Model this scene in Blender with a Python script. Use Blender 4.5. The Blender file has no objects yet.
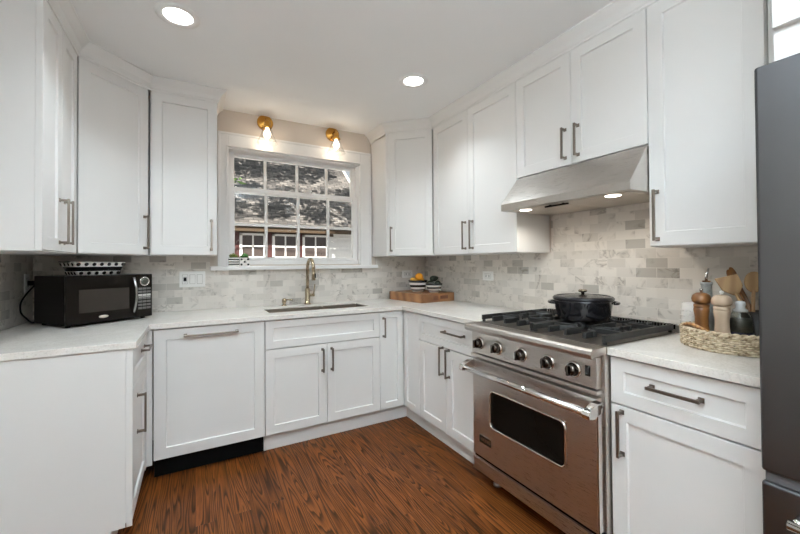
import bpy, bmesh, math, random
from mathutils import Vector, Matrix
random.seed(7)
S = bpy.context.scene
COL = S.collection
PI = math.pi

# ------------------------------------------------------------------ camera
cam_d = bpy.data.cameras.new('camera'); cam = bpy.data.objects.new('camera', cam_d); COL.objects.link(cam)
yaw, pit, rol = math.radians(29.2007), math.radians(.7236), math.radians(-.4061)
f0 = Vector((math.sin(yaw), math.cos(yaw), 0)); r0 = Vector((math.cos(yaw), -math.sin(yaw), 0)); u0 = Vector((0, 0, 1))
fw = f0*math.cos(pit) + u0*math.sin(pit); up = u0*math.cos(pit) - f0*math.sin(pit)
rt = r0*math.cos(rol) + up*math.sin(rol); up = up*math.cos(rol) - r0*math.sin(rol)
M = Matrix((rt, up, -fw)).transposed().to_4x4(); M.translation = (-2.0787, -3.1855, 1.2593)
cam.matrix_world = M
cam_d.sensor_width = 36; cam_d.lens = 367.23/800*36; cam_d.shift_y = (258.395-267)/800
cam_d.clip_start = .02
S.camera = cam

# ------------------------------------------------------------------ world, sun, exposure
w = bpy.data.worlds.new('sky'); S.world = w; w.use_nodes = True
bg = w.node_tree.nodes['Background']; bg.inputs[0].default_value = (.86, .93, 1, 1); bg.inputs[1].default_value = .6
sd = bpy.data.lights.new('sun', 'SUN'); sd.energy = 14; sd.angle = .009; sd.color = (1, .95, .86)
so = bpy.data.objects.new('sun', sd); COL.objects.link(so)
so.rotation_euler = Vector((.35, 1.0, -1.0)).to_track_quat('-Z', 'Y').to_euler()
LAMP_W, FILL_REAR, HOOD_W, SCONCE_W, FILL_UP_W = 4.6, .8, 2.8, .85, 88.0  # rear and upward wattages drive added fill lights out of view
vs = S.view_settings
vs.view_transform = 'Standard'; vs.look = 'None'; vs.gamma = 1; vs.exposure = 0.10
try: vs.use_curve_mapping = False
except Exception: pass

# ------------------------------------------------------------------ materials
def nt(name):
    m = bpy.data.materials.new(name); m.use_nodes = True
    n = m.node_tree; return m, n, n.nodes['Principled BSDF']
def setp(b, **k):
    al = dict(color='Base Color', rough='Roughness', metal='Metallic', spec='Specular IOR Level', coat='Coat Weight', ecol='Emission Color', e='Emission Strength', aniso='Anisotropic', sheen='Sheen Weight')
    for a, v in k.items():
        i = b.inputs[al[a]]
        i.default_value = (*v, 1) if isinstance(v, tuple) and len(v) == 3 else v
def node(n, t, **k):
    x = n.nodes.new(t)
    for a, v in k.items():
        if a in x.inputs: x.inputs[a].default_value = v
        else: setattr(x, a, v)
    return x
def ramp(n, fac, stops, interp='LINEAR'):
    r = n.nodes.new('ShaderNodeValToRGB'); r.color_ramp.interpolation = interp
    e = r.color_ramp.elements
    while len(e) < len(stops): e.new(.5)
    for i, (p, c) in enumerate(stops): e[i].position = p; e[i].color = (*c, 1) if len(c) == 3 else c
    n.links.new(fac, r.inputs[0]); return r
def mixc(n, fac, a, b, mode='MIX'):
    x = n.nodes.new('ShaderNodeMix'); x.data_type = 'RGBA'; x.blend_type = mode
    for s, v in ((0, fac), (6, a), (7, b)):
        if hasattr(v, 'links') or hasattr(v, 'is_output'): n.links.new(v, x.inputs[s])
        else: x.inputs[s].default_value = v if s == 0 else (*v, 1)
    return x.outputs[2]
def math_(n, op, a, b=None, c=None):
    x = n.nodes.new('ShaderNodeMath'); x.operation = op
    for i, v in enumerate((a, b, c)):
        if v is None: continue
        if hasattr(v, 'is_output'): n.links.new(v, x.inputs[i])
        else: x.inputs[i].default_value = v
    return x.outputs[0]
def coords(n, scale=(1, 1, 1)):
    t = n.nodes.new('ShaderNodeTexCoord'); mp = n.nodes.new('ShaderNodeMapping'); mp.inputs['Scale'].default_value = scale
    n.links.new(t.outputs['Object'], mp.inputs[0]); return mp.outputs[0]
def bump(n, b, h, strength=.2, dist=.002):
    x = node(n, 'ShaderNodeBump', Strength=strength, Distance=dist); n.links.new(h, x.inputs['Height']); n.links.new(x.outputs[0], b.inputs['Normal'])
def pm(name, color, rough=.5, metal=0., var=.04, scale=12, bmp=0., bscale=200, stretch=(1, 1, 1), **k):
    """plain surface with a slight procedural variation"""
    m, n, b = nt(name); setp(b, color=color, rough=rough, metal=metal, **k)
    co = coords(n, stretch)
    nz = node(n, 'ShaderNodeTexNoise', Scale=scale, Detail=3.0); n.links.new(co, nz.inputs['Vector'])
    d = tuple(max(0, c*(1-var)) for c in color); l = tuple(min(1, c*(1+var)) for c in color)
    r = ramp(n, nz.outputs[0], [(.3, d), (.7, l)]); n.links.new(r.outputs[0], b.inputs['Base Color'])
    if bmp:
        n2 = node(n, 'ShaderNodeTexNoise', Scale=bscale, Detail=2.0); n.links.new(co, n2.inputs['Vector']); bump(n, b, n2.outputs[0], bmp, .001)
    return m
def emit(name, color, s):
    m, n, b = nt(name); setp(b, color=color, ecol=color, e=s, rough=.4); return m
def glass(name, tint=(1, 1, 1), ior=1.45, refl=1.0):
    m = bpy.data.materials.new(name); m.use_nodes = True; n = m.node_tree; n.nodes.clear()
    o = n.nodes.new('ShaderNodeOutputMaterial'); t = node(n, 'ShaderNodeBsdfTransparent', Color=(*tint, 1)); g = node(n, 'ShaderNodeBsdfGlossy', Roughness=.02)
    fr = node(n, 'ShaderNodeLayerWeight', Blend=.5); x = n.nodes.new('ShaderNodeMixShader')
    n.links.new(math_(n, 'MULTIPLY_ADD', math_(n, 'POWER', fr.outputs['Facing'], 3.5), .7*refl, .035*refl), x.inputs[0]); n.links.new(t.outputs[0], x.inputs[1]); n.links.new(g.outputs[0], x.inputs[2]); n.links.new(x.outputs[0], o.inputs[0])
    return m
def wood(name, c1, c2, scale=(1, 1, 1), wscale=18, dist=3., rough=.45):
    m, n, b = nt(name); setp(b, rough=rough); co = coords(n, scale)
    wv = node(n, 'ShaderNodeTexWave', Scale=wscale, Distortion=dist, Detail=3.0); wv.bands_direction = 'Y'; n.links.new(co, wv.inputs[0])
    nz = node(n, 'ShaderNodeTexNoise', Scale=6., Detail=5.); n.links.new(co, nz.inputs[0])
    fc = math_(n, 'ADD', math_(n, 'MULTIPLY', wv.outputs['Fac'], .5), math_(n, 'MULTIPLY', nz.outputs[0], .5))
    r = ramp(n, fc, [(.25, c2), (.7, c1)]); n.links.new(r.outputs[0], b.inputs['Base Color']); return m
def marble_tile():
    m, n, b = nt('marble_subway_tile'); setp(b, rough=.3)
    t = n.nodes.new('ShaderNodeTexCoord'); sx = n.nodes.new('ShaderNodeSeparateXYZ'); cx = n.nodes.new('ShaderNodeCombineXYZ')
    n.links.new(t.outputs['Object'], sx.inputs[0]); n.links.new(sx.outputs[0], cx.inputs[0]); n.links.new(sx.outputs[2], cx.inputs[1])
    br = n.nodes.new('ShaderNodeTexBrick'); br.offset = .5; n.links.new(cx.outputs[0], br.inputs['Vector'])
    for k, v in (('Color1', (0, 0, 0, 1)), ('Color2', (1, 1, 1, 1)), ('Mortar', (.5, .5, .5, 1)), ('Scale', 1.), ('Mortar Size', .0011), ('Mortar Smooth', .1), ('Bias', 0.), ('Brick Width', .1035), ('Row Height', .0515)): br.inputs[k].default_value = v
    rnd = ramp(n, br.outputs['Color'], [(0, (.72, .67, .61)), (.3, (.66, .615, .56)), (.55, (.75, .70, .64)), (.80, (.61, .565, .51)), (.91, (.46, .425, .38))], 'CONSTANT')
    # offset the marble figure per tile
    ad = n.nodes.new('ShaderNodeVectorMath'); ad.operation = 'MULTIPLY_ADD'; n.links.new(br.outputs['Color'], ad.inputs[0]); ad.inputs[1].default_value = (7, 13, 5); n.links.new(cx.outputs[0], ad.inputs[2])
    nz = node(n, 'ShaderNodeTexNoise', Scale=8., Detail=4., Roughness=.55, Distortion=1.2); n.links.new(ad.outputs[0], nz.inputs[0])
    vein = ramp(n, nz.outputs[0], [(.42, (1, 1, 1)), (.48, (.70, .68, .66)), (.505, (.42, .40, .385)), (.525, (.78, .76, .74)), (.60, (1, 1, 1))])
    n2 = node(n, 'ShaderNodeTexNoise', Scale=9., Detail=2.); n.links.new(ad.outputs[0], n2.inputs[0])
    msk = ramp(n, n2.outputs[0], [(.50, (0, 0, 0)), (.64, (.85, .85, .85))])
    v2 = mixc(n, msk.outputs[0], (1, 1, 1), vein.outputs[0])
    col = mixc(n, 1., rnd.outputs[0], v2, 'MULTIPLY')
    fin = mixc(n, br.outputs['Fac'], col, (.70, .655, .60)); n.links.new(fin, b.inputs['Base Color'])
    inv = math_(n, 'SUBTRACT', 1., br.outputs['Fac']); bump(n, b, inv, .5, .001)
    return m
def quartz():
    m, n, b = nt('white_quartz'); setp(b, rough=.22); co = coords(n)
    nz = node(n, 'ShaderNodeTexNoise', Scale=3.5, Detail=8., Roughness=.65, Distortion=1.2); n.links.new(co, nz.inputs[0])
    v = ramp(n, nz.outputs[0], [(.40, (.81, .775, .725)), (.495, (.76, .72, .665)), (.51, (.79, .75, .70)), (.62, (.83, .795, .745))])
    n2 = node(n, 'ShaderNodeTexNoise', Scale=140., Detail=2.); n.links.new(co, n2.inputs[0])
    sp = ramp(n, n2.outputs[0], [(.3, (.88, .87, .86)), (.5, (1, 1, 1))])
    n.links.new(mixc(n, 1., v.outputs[0], sp.outputs[0], 'MULTIPLY'), b.inputs['Base Color']); return m
def oak_floor():
    m, n, b = nt('oak_strip_floor'); setp(b, rough=.38, spec=.13)
    t = n.nodes.new('ShaderNodeTexCoord'); sx = n.nodes.new('ShaderNodeSeparateXYZ'); cx = n.nodes.new('ShaderNodeCombineXYZ')
    n.links.new(t.outputs['Object'], sx.inputs[0]); n.links.new(sx.outputs[1], cx.inputs[0]); n.links.new(sx.outputs[0], cx.inputs[1])
    br = n.nodes.new('ShaderNodeTexBrick'); br.offset = .37; n.links.new(cx.outputs[0], br.inputs['Vector'])
    for k, v in (('Color1', (0, 0, 0, 1)), ('Color2', (1, 1, 1, 1)), ('Mortar', (0, 0, 0, 1)), ('Scale', 1.), ('Mortar Size', .0006), ('Mortar Smooth', .2), ('Bias', 0.), ('Brick Width', 1.15), ('Row Height', .083)): br.inputs[k].default_value = v
    ad = n.nodes.new('ShaderNodeVectorMath'); ad.operation = 'MULTIPLY_ADD'; n.links.new(br.outputs['Color'], ad.inputs[0]); ad.inputs[1].default_value = (31, 17, 9); n.links.new(cx.outputs[0], ad.inputs[2])
    mp = n.nodes.new('ShaderNodeMapping'); mp.inputs['Scale'].default_value = (.95, 15, 1); n.links.new(ad.outputs[0], mp.inputs[0])
    # growth rings cut at a slant: contour lines of a stretched noise
    nz = node(n, 'ShaderNodeTexNoise', Scale=1., Detail=1.5, Roughness=.4, Distortion=.25); n.links.new(mp.outputs[0], nz.inputs[0])
    ring = math_(n, 'FRACT', math_(n, 'MULTIPLY', nz.outputs[0], 17.))
    g = ramp(n, ring, [(0, (.032, .009, .002)), (.18, (.070, .021, .005)), (.45, (.17, .053, .012)), (.85, (.215, .070, .016)), (1, (.045, .013, .003))])
    tone = ramp(n, br.outputs['Color'], [(0, (.66, .62, .58)), (.35, (1.05, 1.05, 1.05)), (.65, (.82, .78, .74)), (1, (1.0, .98, .95))])
    c = mixc(n, 1., g.outputs[0], tone.outputs[0], 'MULTIPLY')
    mp2 = n.nodes.new('ShaderNodeMapping'); mp2.inputs['Scale'].default_value = (9, 330, 1); n.links.new(ad.outputs[0], mp2.inputs[0])
    n3 = node(n, 'ShaderNodeTexNoise', Scale=1., Detail=3.); n.links.new(mp2.outputs[0], n3.inputs[0])
    pores = ramp(n, n3.outputs[0], [(.36, (.55, .5, .46)), (.55, (1, 1, 1))])
    c = mixc(n, .75, c, mixc(n, 1., c, pores.outputs[0], 'MULTIPLY'))
    c = mixc(n, br.outputs['Fac'], c, (.06, .022, .01)); n.links.new(c, b.inputs['Base Color'])
    bump(n, b, math_(n, 'SUBTRACT', 1., br.outputs['Fac']), .4, .001)
    return m
def shingles():
    m, n, b = nt('grey_roof_shingles'); setp(b, rough=.9)
    t = n.nodes.new('ShaderNodeTexCoord'); br = n.nodes.new('ShaderNodeTexBrick'); n.links.new(t.outputs['Object'], br.inputs['Vector'])
    for k, v in (('Color1', (.06, .055, .052, 1)), ('Color2', (.19, .175, .16, 1)), ('Mortar', (.02, .02, .02, 1)), ('Scale', 1.), ('Mortar Size', .009), ('Bias', -.1), ('Brick Width', .26), ('Row Height', .125)): br.inputs[k].default_value = v
    nz = node(n, 'ShaderNodeTexNoise', Scale=40., Detail=3.); n.links.new(t.outputs['Object'], nz.inputs[0])
    r = ramp(n, nz.outputs[0], [(.3, (.7, .7, .7)), (.7, (1.2, 1.2, 1.2))])
    n.links.new(mixc(n, 1., br.outputs['Color'], r.outputs[0], 'MULTIPLY'), b.inputs['Base Color']); bump(n, b, math_(n, 'SUBTRACT', 1., br.outputs['Fac']), .6, .01); return m
def steel(name, color=(.60, .56, .52), rough=.30, stretch=(1, 60, 60)):
    m, n, b = nt(name); setp(b, color=color, metal=1., rough=rough); co = coords(n, stretch)
    nz = node(n, 'ShaderNodeTexNoise', Scale=14., Detail=3.); n.links.new(co, nz.inputs[0])
    r = ramp(n, nz.outputs[0], [(.3, (rough*.85,)*3), (.7, (rough*1.2,)*3)]); n.links.new(r.outputs[0], b.inputs['Roughness'])
    bump(n, b, nz.outputs[0], .03, .0005); return m
def wicker():
    m, n, b = nt('woven_seagrass'); setp(b, rough=.85); co = coords(n)
    nz = node(n, 'ShaderNodeTexNoise', Scale=60., Detail=4.); n.links.new(co, nz.inputs[0])
    r = ramp(n, nz.outputs[0], [(.3, (.16, .10, .05)), (.47, (.58, .46, .31)), (.7, (.82, .72, .56))]); n.links.new(r.outputs[0], b.inputs['Base Color']); return m
def leafmat(name, a, c):
    m, n, b = nt(name); setp(b, rough=.5); nz = node(n, 'ShaderNodeTexNoise', Scale=4., Detail=2.); n.links.new(coords(n), nz.inputs[0])
    r = ramp(n, nz.outputs[0], [(.35, a), (.65, c)]); n.links.new(r.outputs[0], b.inputs['Base Color']); return m

CAB = pm('white_cabinet_paint', (.80, .785, .765), .36, var=.012, scale=3)
CABIN = pm('cabinet_interior_shadow_gap', (.30, .29, .28), .7)
TRIM = pm('white_trim_paint', (.84, .825, .81), .38, var=.012, scale=3)
CEIL = pm('ceiling_paint', (.92, .92, .915), .85, var=.01, scale=2)
WALLP = pm('taupe_wall_paint', (.66, .585, .515), .75, var=.02, scale=3)
WALLW = pm('pale_wall_paint', (.70, .68, .65), .8, var=.02, scale=3)
TILE = marble_tile(); QUARTZ = quartz(); OAK = oak_floor(); SHING = shingles()
SSTEEL = steel('brushed_stainless'); SSTEELH = steel('brushed_stainless_hood', (.56, .525, .49), .30)
DSTEEL = pm('dark_stainless_door', (.115, .115, .12), .36, 1., var=.03, scale=2)
SINKS = steel('sink_stainless', (.34, .29, .235), .40)
CHROME = pm('polished_chrome', (.72, .70, .68), .1, 1.)
NICKEL = pm('brushed_bronze_nickel', (.235, .20, .168), .33, 1.)
FAUCETM = pm('champagne_bronze', (.40, .32, .22), .26, 1.)
BRASS = pm('aged_brass', (.62, .33, .075), .26, 1.)
BLACK = pm('matte_black', (.004, .004, .004), .55, spec=.06)
GLOSSB = pm('gloss_black', (.010, .010, .010), .12, coat=.3)
MWBODY = pm('microwave_black', (.006, .0045, .0035), .35, spec=.1)
MWFRONT = pm('microwave_gloss_black', (.006, .0045, .0035), .12, spec=.14)
MWGLASS = pm('microwave_window_screen', (.036, .029, .024), .12, spec=.2)
IRON = pm('cast_iron', (.013, .013, .013), .48, var=.2, scale=60, bmp=.15, bscale=300)
ENAMEL = pm('black_enamel', (.012, .012, .014), .1, coat=.5)
OVENGL = pm('oven_window_glass', (.006, .005, .004), .08, spec=.12)
PLASTW = pm('white_plastic', (.86, .845, .82), .3)
CERW = pm('white_glazed_ceramic', (.80, .77, .73), .2)
CERB = pm('black_glazed_ceramic', (.012, .012, .012), .2)
GLASS = glass('clear_window_glass', refl=.55)
SHADEG = glass('clear_shade_glass', (.965, .965, .96), 1.45, .75)
JARG = glass('clear_jar_glass', (.93, .95, .94), 1.45, 1.)
GAPG = pm('plate_gap_grey', (.33, .31, .28), .6)
WOODB = wood('cutting_board_wood', (.36, .165, .065), (.20, .085, .032), (1, 1, 1), 2.5, 6.)
WOODD = wood('dark_walnut_mill', (.25, .105, .030), (.14, .056, .018), (1, 1, .3), 9, 2., .3)
WOODL = wood('pale_beech_mill', (.62, .47, .34), (.55, .41, .29), (1, 1, .3), 9, 2., .4)
WOODS = wood('olive_wood_utensil', (.52, .33, .16), (.38, .22, .10), (1, 1, .3), 9, 3., .5)
WICK = wicker()
LIGHTM = emit('recessed_lens_glow', (1, .96, .90), 14.)
BULBM = emit('frosted_bulb_glow', (1, .91, .80), 3.5)
HOODL = emit('hood_lamp_glow', (1, .93, .82), 8.)

# ------------------------------------------------------------------ mesh helpers
class MB:
    def __init__(s): s.bm = bmesh.new(); s.mats = []
    def mi(s, m):
        if m is None: return 0
        if m not in s.mats: s.mats.append(m)
        return s.mats.index(m)
    def face(s, vs, m=None, smooth=False):
        try: f = s.bm.faces.new(vs)
        except ValueError: return None
        f.material_index = s.mi(m); f.smooth = smooth; return f
    def box(s, a, b, m=None):
        x0, x1 = sorted((a[0], b[0])); y0, y1 = sorted((a[1], b[1])); z0, z1 = sorted((a[2], b[2]))
        v = [s.bm.verts.new(p) for p in ((x0, y0, z0), (x1, y0, z0), (x1, y1, z0), (x0, y1, z0), (x0, y0, z1), (x1, y0, z1), (x1, y1, z1), (x0, y1, z1))]
        for q in ((0, 3, 2, 1), (4, 5, 6, 7), (0, 1, 5, 4), (1, 2, 6, 5), (2, 3, 7, 6), (3, 0, 4, 7)): s.face([v[i] for i in q], m)
        return s
    def prism(s, poly, a, b, axis='z', m=None):
        """extrude a 2-D polygon; axis z: poly=(x,y); axis x: poly=(y,z); axis y: poly=(x,z)"""
        def P(p, t): return {'z': (p[0], p[1], t), 'x': (t, p[0], p[1]), 'y': (p[0], t, p[1])}[axis]
        A = [s.bm.verts.new(P(p, a)) for p in poly]; B = [s.bm.verts.new(P(p, b)) for p in poly]; n = len(poly)
        s.face(A[::-1], m); s.face(B, m)
        for i in range(n): s.face((A[i], A[(i+1) % n], B[(i+1) % n], B[i]), m)
        return s
    def lathe(s, prof, c=(0, 0, 0), n=32, m=None, mats=None, axis='z', smooth=True, sx=1, sy=1):
        rings = []
        def P(r, h, a):
            x, y = r*math.cos(a)*sx, r*math.sin(a)*sy
            p = {'z': (x, y, h), 'x': (h, x, y), 'y': (x, -h, y)}[axis]
            return (p[0]+c[0], p[1]+c[1], p[2]+c[2])
        for r, h in prof:
            if r < 1e-6: rings.append([s.bm.verts.new(P(0, h, 0))])
            else: rings.append([s.bm.verts.new(P(r, h, 2*PI*i/n)) for i in range(n)])
        for k in range(len(rings)-1):
            A, B = rings[k], rings[k+1]; mm = mats[k] if mats else m
            for i in range(n):
                j = (i+1) % n
                if len(A) == 1 and len(B) == 1: continue
                if len(A) == 1: s.face((A[0], B[j], B[i]), mm, smooth)
                elif len(B) == 1: s.face((A[i], A[j], B[0]), mm, smooth)
                else: s.face((A[i], A[j], B[j], B[i]), mm, smooth)
        return s
    def cyl(s, c, r, h, n=24, m=None, axis='z', smooth=True):
        return s.lathe([(0, 0), (r, 0), (r, h), (0, h)], c, n, m, axis=axis, smooth=False if n < 9 else smooth)
    def tube(s, pts, r, n=10, m=None, closed=False, cap=True):
        pts = [Vector(p) for p in pts]; N = len(pts); rr = r if isinstance(r, (list, tuple)) else [r]*N
        rings = []; prev = None
        for i, p in enumerate(pts):
            if closed: t = (pts[(i+1) % N]-pts[i-1]).normalized()
            else: t = (pts[min(i+1, N-1)]-pts[max(i-1, 0)]).normalized()
            if prev is None:
                a = Vector((0, 0, 1)) if abs(t.z) < .9 else Vector((1, 0, 0)); u = t.cross(a).normalized()
            else:
                u = (prev - t*prev.dot(t)).normalized()
            v = t.cross(u); prev = u
            rings.append([s.bm.verts.new(p+(u*math.cos(2*PI*k/n)+v*math.sin(2*PI*k/n))*rr[i]) for k in range(n)])
        R = range(N if closed else N-1)
        for i in R:
            A, B = rings[i], rings[(i+1) % N]
            for k in range(n): s.face((A[k], A[(k+1) % n], B[(k+1) % n], B[k]), m, True)
        if cap and not closed: s.face(rings[0][::-1], m); s.face(rings[-1], m)
        return s
    def bar(s, a, b, wd, ht, m=None):
        """straight bar of rectangular section between two points"""
        a, b = Vector(a), Vector(b); t = (b-a).normalized(); up_ = Vector((0, 0, 1)) if abs(t.z) < .9 else Vector((0, 1, 0))
        u = t.cross(up_).normalized()*wd/2; v = u.cross(t).normalized()*ht/2
        A = [s.bm.verts.new(a+x*u+y*v) for x, y in ((-1, -1), (1, -1), (1, 1), (-1, 1))]; B = [s.bm.verts.new(b+x*u+y*v) for x, y in ((-1, -1), (1, -1), (1, 1), (-1, 1))]
        s.face(A[::-1], m); s.face(B, m)
        for i in range(4): s.face((A[i], A[(i+1) % 4], B[(i+1) % 4], B[i]), m)
        return s
    def slab(s, xs, ys, inc, z0, z1, m=None, plane='xy'):
        """grid slab with holes: cells where inc(x, y) is true; plane xy / xz / yz gives the two grid axes"""
        def P(a, b, t): return {'xy': (a, b, t), 'xz': (a, t, b), 'yz': (t, a, b)}[plane]
        V = {}
        def vt(i, j, k):
            if (i, j, k) not in V: V[i, j, k] = s.bm.verts.new(P(xs[i], ys[j], z1 if k else z0))
            return V[i, j, k]
        def on(i, j): return 0 <= i < len(xs)-1 and 0 <= j < len(ys)-1 and inc((xs[i]+xs[i+1])/2, (ys[j]+ys[j+1])/2)
        for i in range(len(xs)-1):
            for j in range(len(ys)-1):
                if not on(i, j): continue
                s.face((vt(i, j, 1), vt(i+1, j, 1), vt(i+1, j+1, 1), vt(i, j+1, 1)), m); s.face((vt(i, j, 0), vt(i, j+1, 0), vt(i+1, j+1, 0), vt(i+1, j, 0)), m)
                for di, dj, p, q in ((-1, 0, (i, j), (i, j+1)), (1, 0, (i+1, j+1), (i+1, j)), (0, -1, (i+1, j), (i, j)), (0, 1, (i, j+1), (i+1, j+1))):
                    if not on(i+di, j+dj): s.face((vt(*q, 1), vt(*q, 0), vt(*p, 0), vt(*p, 1)), m)
        return s
    def build(s, name, m=None, parent=None, bevel=0, seg=2, smooth_all=False):
        bmesh.ops.recalc_face_normals(s.bm, faces=s.bm.faces[:])
        me = bpy.data.meshes.new(name)
        if smooth_all:
            for f in s.bm.faces: f.smooth = True
        s.bm.to_mesh(me); s.bm.free()
        for x in (s.mats or [m]): me.materials.append(x)
        o = bpy.data.objects.new(name, me); COL.objects.link(o)
        if parent: o.parent = parent
        if bevel:
            md = o.modifiers.new('bevel', 'BEVEL'); md.width = bevel; md.segments = seg; md.limit_method = 'ANGLE'; md.angle_limit = math.radians(40); md.harden_normals = False
        return o
def thing(name, label, cat, loc=(0, 0, 0), rz=0, group=None):
    o = bpy.data.objects.new(name, None); COL.objects.link(o); o.empty_display_size = .05
    o.location = loc; o.rotation_euler = (0, 0, rz); o['label'] = label; o['category'] = cat
    if group: o['group'] = group
    return o
def tag(o, label, cat, group=None):
    o['label'] = label; o['category'] = cat
    if group: o['group'] = group
    return o
def struct(o, label=None):
    o['kind'] = 'structure'
    if label: o['label'] = label; o['category'] = label.split()[-1]
    return o
def at(o, loc, rz=0): o.location = loc; o.rotation_euler = (0, 0, rz); return o
def lab(o, l): o['label'] = l; return o
def text(name, body, size, mat_, parent, loc, rot, depth=.0006):
    c = bpy.data.curves.new(name, 'FONT'); c.body = body; c.size = size; c.extrude = depth; c.align_x = 'CENTER'; c.align_y = 'CENTER'
    t = bpy.data.objects.new(name+'_src', c); COL.objects.link(t)
    me = bpy.data.meshes.new_from_object(t.evaluated_get(bpy.context.evaluated_depsgraph_get())); bpy.data.objects.remove(t)
    me.materials.clear(); me.materials.append(mat_)
    o = bpy.data.objects.new(name, me); COL.objects.link(o); o.parent = parent; o.location = loc; o.rotation_euler = rot; return o

# ------------------------------------------------------------------ room shell
WL, ZC, YR = -2.985, 2.479, -5.2        # left wall, ceiling, rear wall
zk, zb = 2.402, 1.322                   # cabinet top / bottom of the uppers
struct(MB().box((WL-.15, .16, -.1), (.15, YR-.15, 0)).build('floor', OAK))
struct(MB().box((WL-.15, .16, ZC), (.15, YR-.15, ZC+.15)).build('ceiling', CEIL))
wx0, wx1, wz0, wz1 = -1.862, -.716, 1.255, 2.192      # window opening
struct(MB().slab([WL-.15, wx0, wx1, .15], [0, wz0, wz1, ZC], lambda x, z: not (wx0 < x < wx1 and wz0 < z < wz1), 0, .16, plane='xz').build('wall_back', WALLP))
struct(MB().box((WL-.15, 0, 0), (WL, YR, ZC)).build('wall_left', WALLP))
struct(MB().box((0, 0, 0), (.15, YR, ZC)).build('wall_right', WALLP))
struct(MB().box((WL, YR, 0), (0, YR-.15, ZC)).build('wall_rear', WALLP))
# tile backsplashes, local x along the wall, local z up
TH = .008
cz = .916
def splash(name, loc, rz, x1, rects):
    xs = sorted({0, x1, *[r[0] for r in rects], *[r[1] for r in rects]}); zs = sorted({0, *[r[2] for r in rects], *[r[3] for r in rects]})
    o = MB().slab(xs, zs, lambda x, z: any(r[0] < x < r[1] and r[2] < z < r[3] for r in rects), -TH, 0, plane='xz').build(name, TILE)
    at(o, loc, rz); struct(o, None); return o
b_ = splash('trim_1', (WL, 0, cz), 0, -WL, [(0, -WL-1.976, 0, zb-cz), (-WL-1.976, -WL-.565, 0, 1.212-cz), (-WL-.565, -WL, 0, zb-cz)])
splash('trim_2', (WL, -1.17, cz), PI/2, 1.17-TH, [(0, 1.17-TH, 0, zb-cz)])
splash('trim_3', (0, -TH, cz), -PI/2, 2.76, [(0, 1.535, 0, zb-cz), (1.535, 2.298, 0, 1.60-cz), (2.298, 2.76, 0, zb-cz)])

# crown moulding: profile swept along the cabinet fronts
def crown(name, path):
    prof = [(0, zk-.006), (.006, zk-.006), (.006, zk+.006), (.012, zk+.012), (.022, zk+.034), (.048, zk+.062), (.052, zk+.066), (.056, zk+.068), (.056, ZC-.0005), (0, ZC-.0005)]
    pts = [Vector(p) for p in path]; mb = MB(); rings = []
    for i, p in enumerate(pts):
        ns = []
        for a, b in ((i-1, i), (i, i+1)):
            if a < 0 or b >= len(pts): continue
            d = (pts[b]-pts[a]).normalized(); ns.append(Vector((d.y, -d.x)))
        n = ns[0] if len(ns) == 1 else (ns[0]+ns[1])/(1+ns[0].dot(ns[1]))
        rings.append([mb.bm.verts.new((p.x+n.x*o, p.y+n.y*o, z)) for o, z in prof])
    for A, B in zip(rings, rings[1:]):
        for k in range(len(prof)): mb.face((A[k], A[(k+1) % len(prof)], B[(k+1) % len(prof)], B[k]))
    mb.face(rings[0]); mb.face(rings[-1])
    return struct(mb.build(name, CAB))
XU = -2.634   # door face of the left wall cabinets
crown('trim_4', [(WL+.001, -1.124), (XU, -1.124), (XU, -.6113), (-2.336, -.313), (-1.94, -.313), (-1.94, -.001)])
crown('trim_5', [(-.6113, -.001), (-.6113, -.313), (-.313, -.6113), (-.313, -2.70)])

# ------------------------------------------------------------------ window
wn = thing('window_1', 'white double hung window with grilles over the sink', 'window', (0, 0, 0)); del wn['category']; wn['kind'] = 'structure'
cm = MB(); cw = .075
ox0, ox1, oz1 = -1.924, -.620, 2.298
for a, b in (((ox0, -.018, 1.244), (-1.850, 0, oz1)), ((-.727, -.018, 1.244), (ox1, 0, oz1)), ((-1.850, -.018, 2.186), (-.727, 0, oz1))): cm.box(a, b)
for a, b in (((ox0, -.028, 1.244), (ox0+.018, -.018, oz1)), ((ox1-.018, -.028, 1.244), (ox1, -.018, oz1)), ((ox0, -.028, oz1-.018), (ox1, -.018, oz1)),
             ((-1.862, -.024, 1.244), (-1.848, -.018, 2.186)), ((-.729, -.024, 1.244), (-.715, -.018, 2.186)), ((-1.862, -.024, 2.186), (-.715, -.018, 2.2))): cm.box(a, b)
cm.build('casing', TRIM, wn, .003)
jm = MB()
for a, b in (((wx0, 0, wz0), (wx0+.02, .16, wz1)), ((wx1-.02, 0, wz0), (wx1, .16, wz1)), ((wx0, 0, wz1-.02), (wx1, .16, wz1)), ((wx0, .03, wz0), (wx1, .18, wz0+.03))): jm.box(a, b)
jm.build('jamb', TRIM, wn, .002)
MB().box((-1.978, -.052, 1.212), (-.563, .06, 1.244)).build('sill', TRIM, wn, .006, 3)
mxs = [-1.555, -1.286, -1.017]
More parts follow.
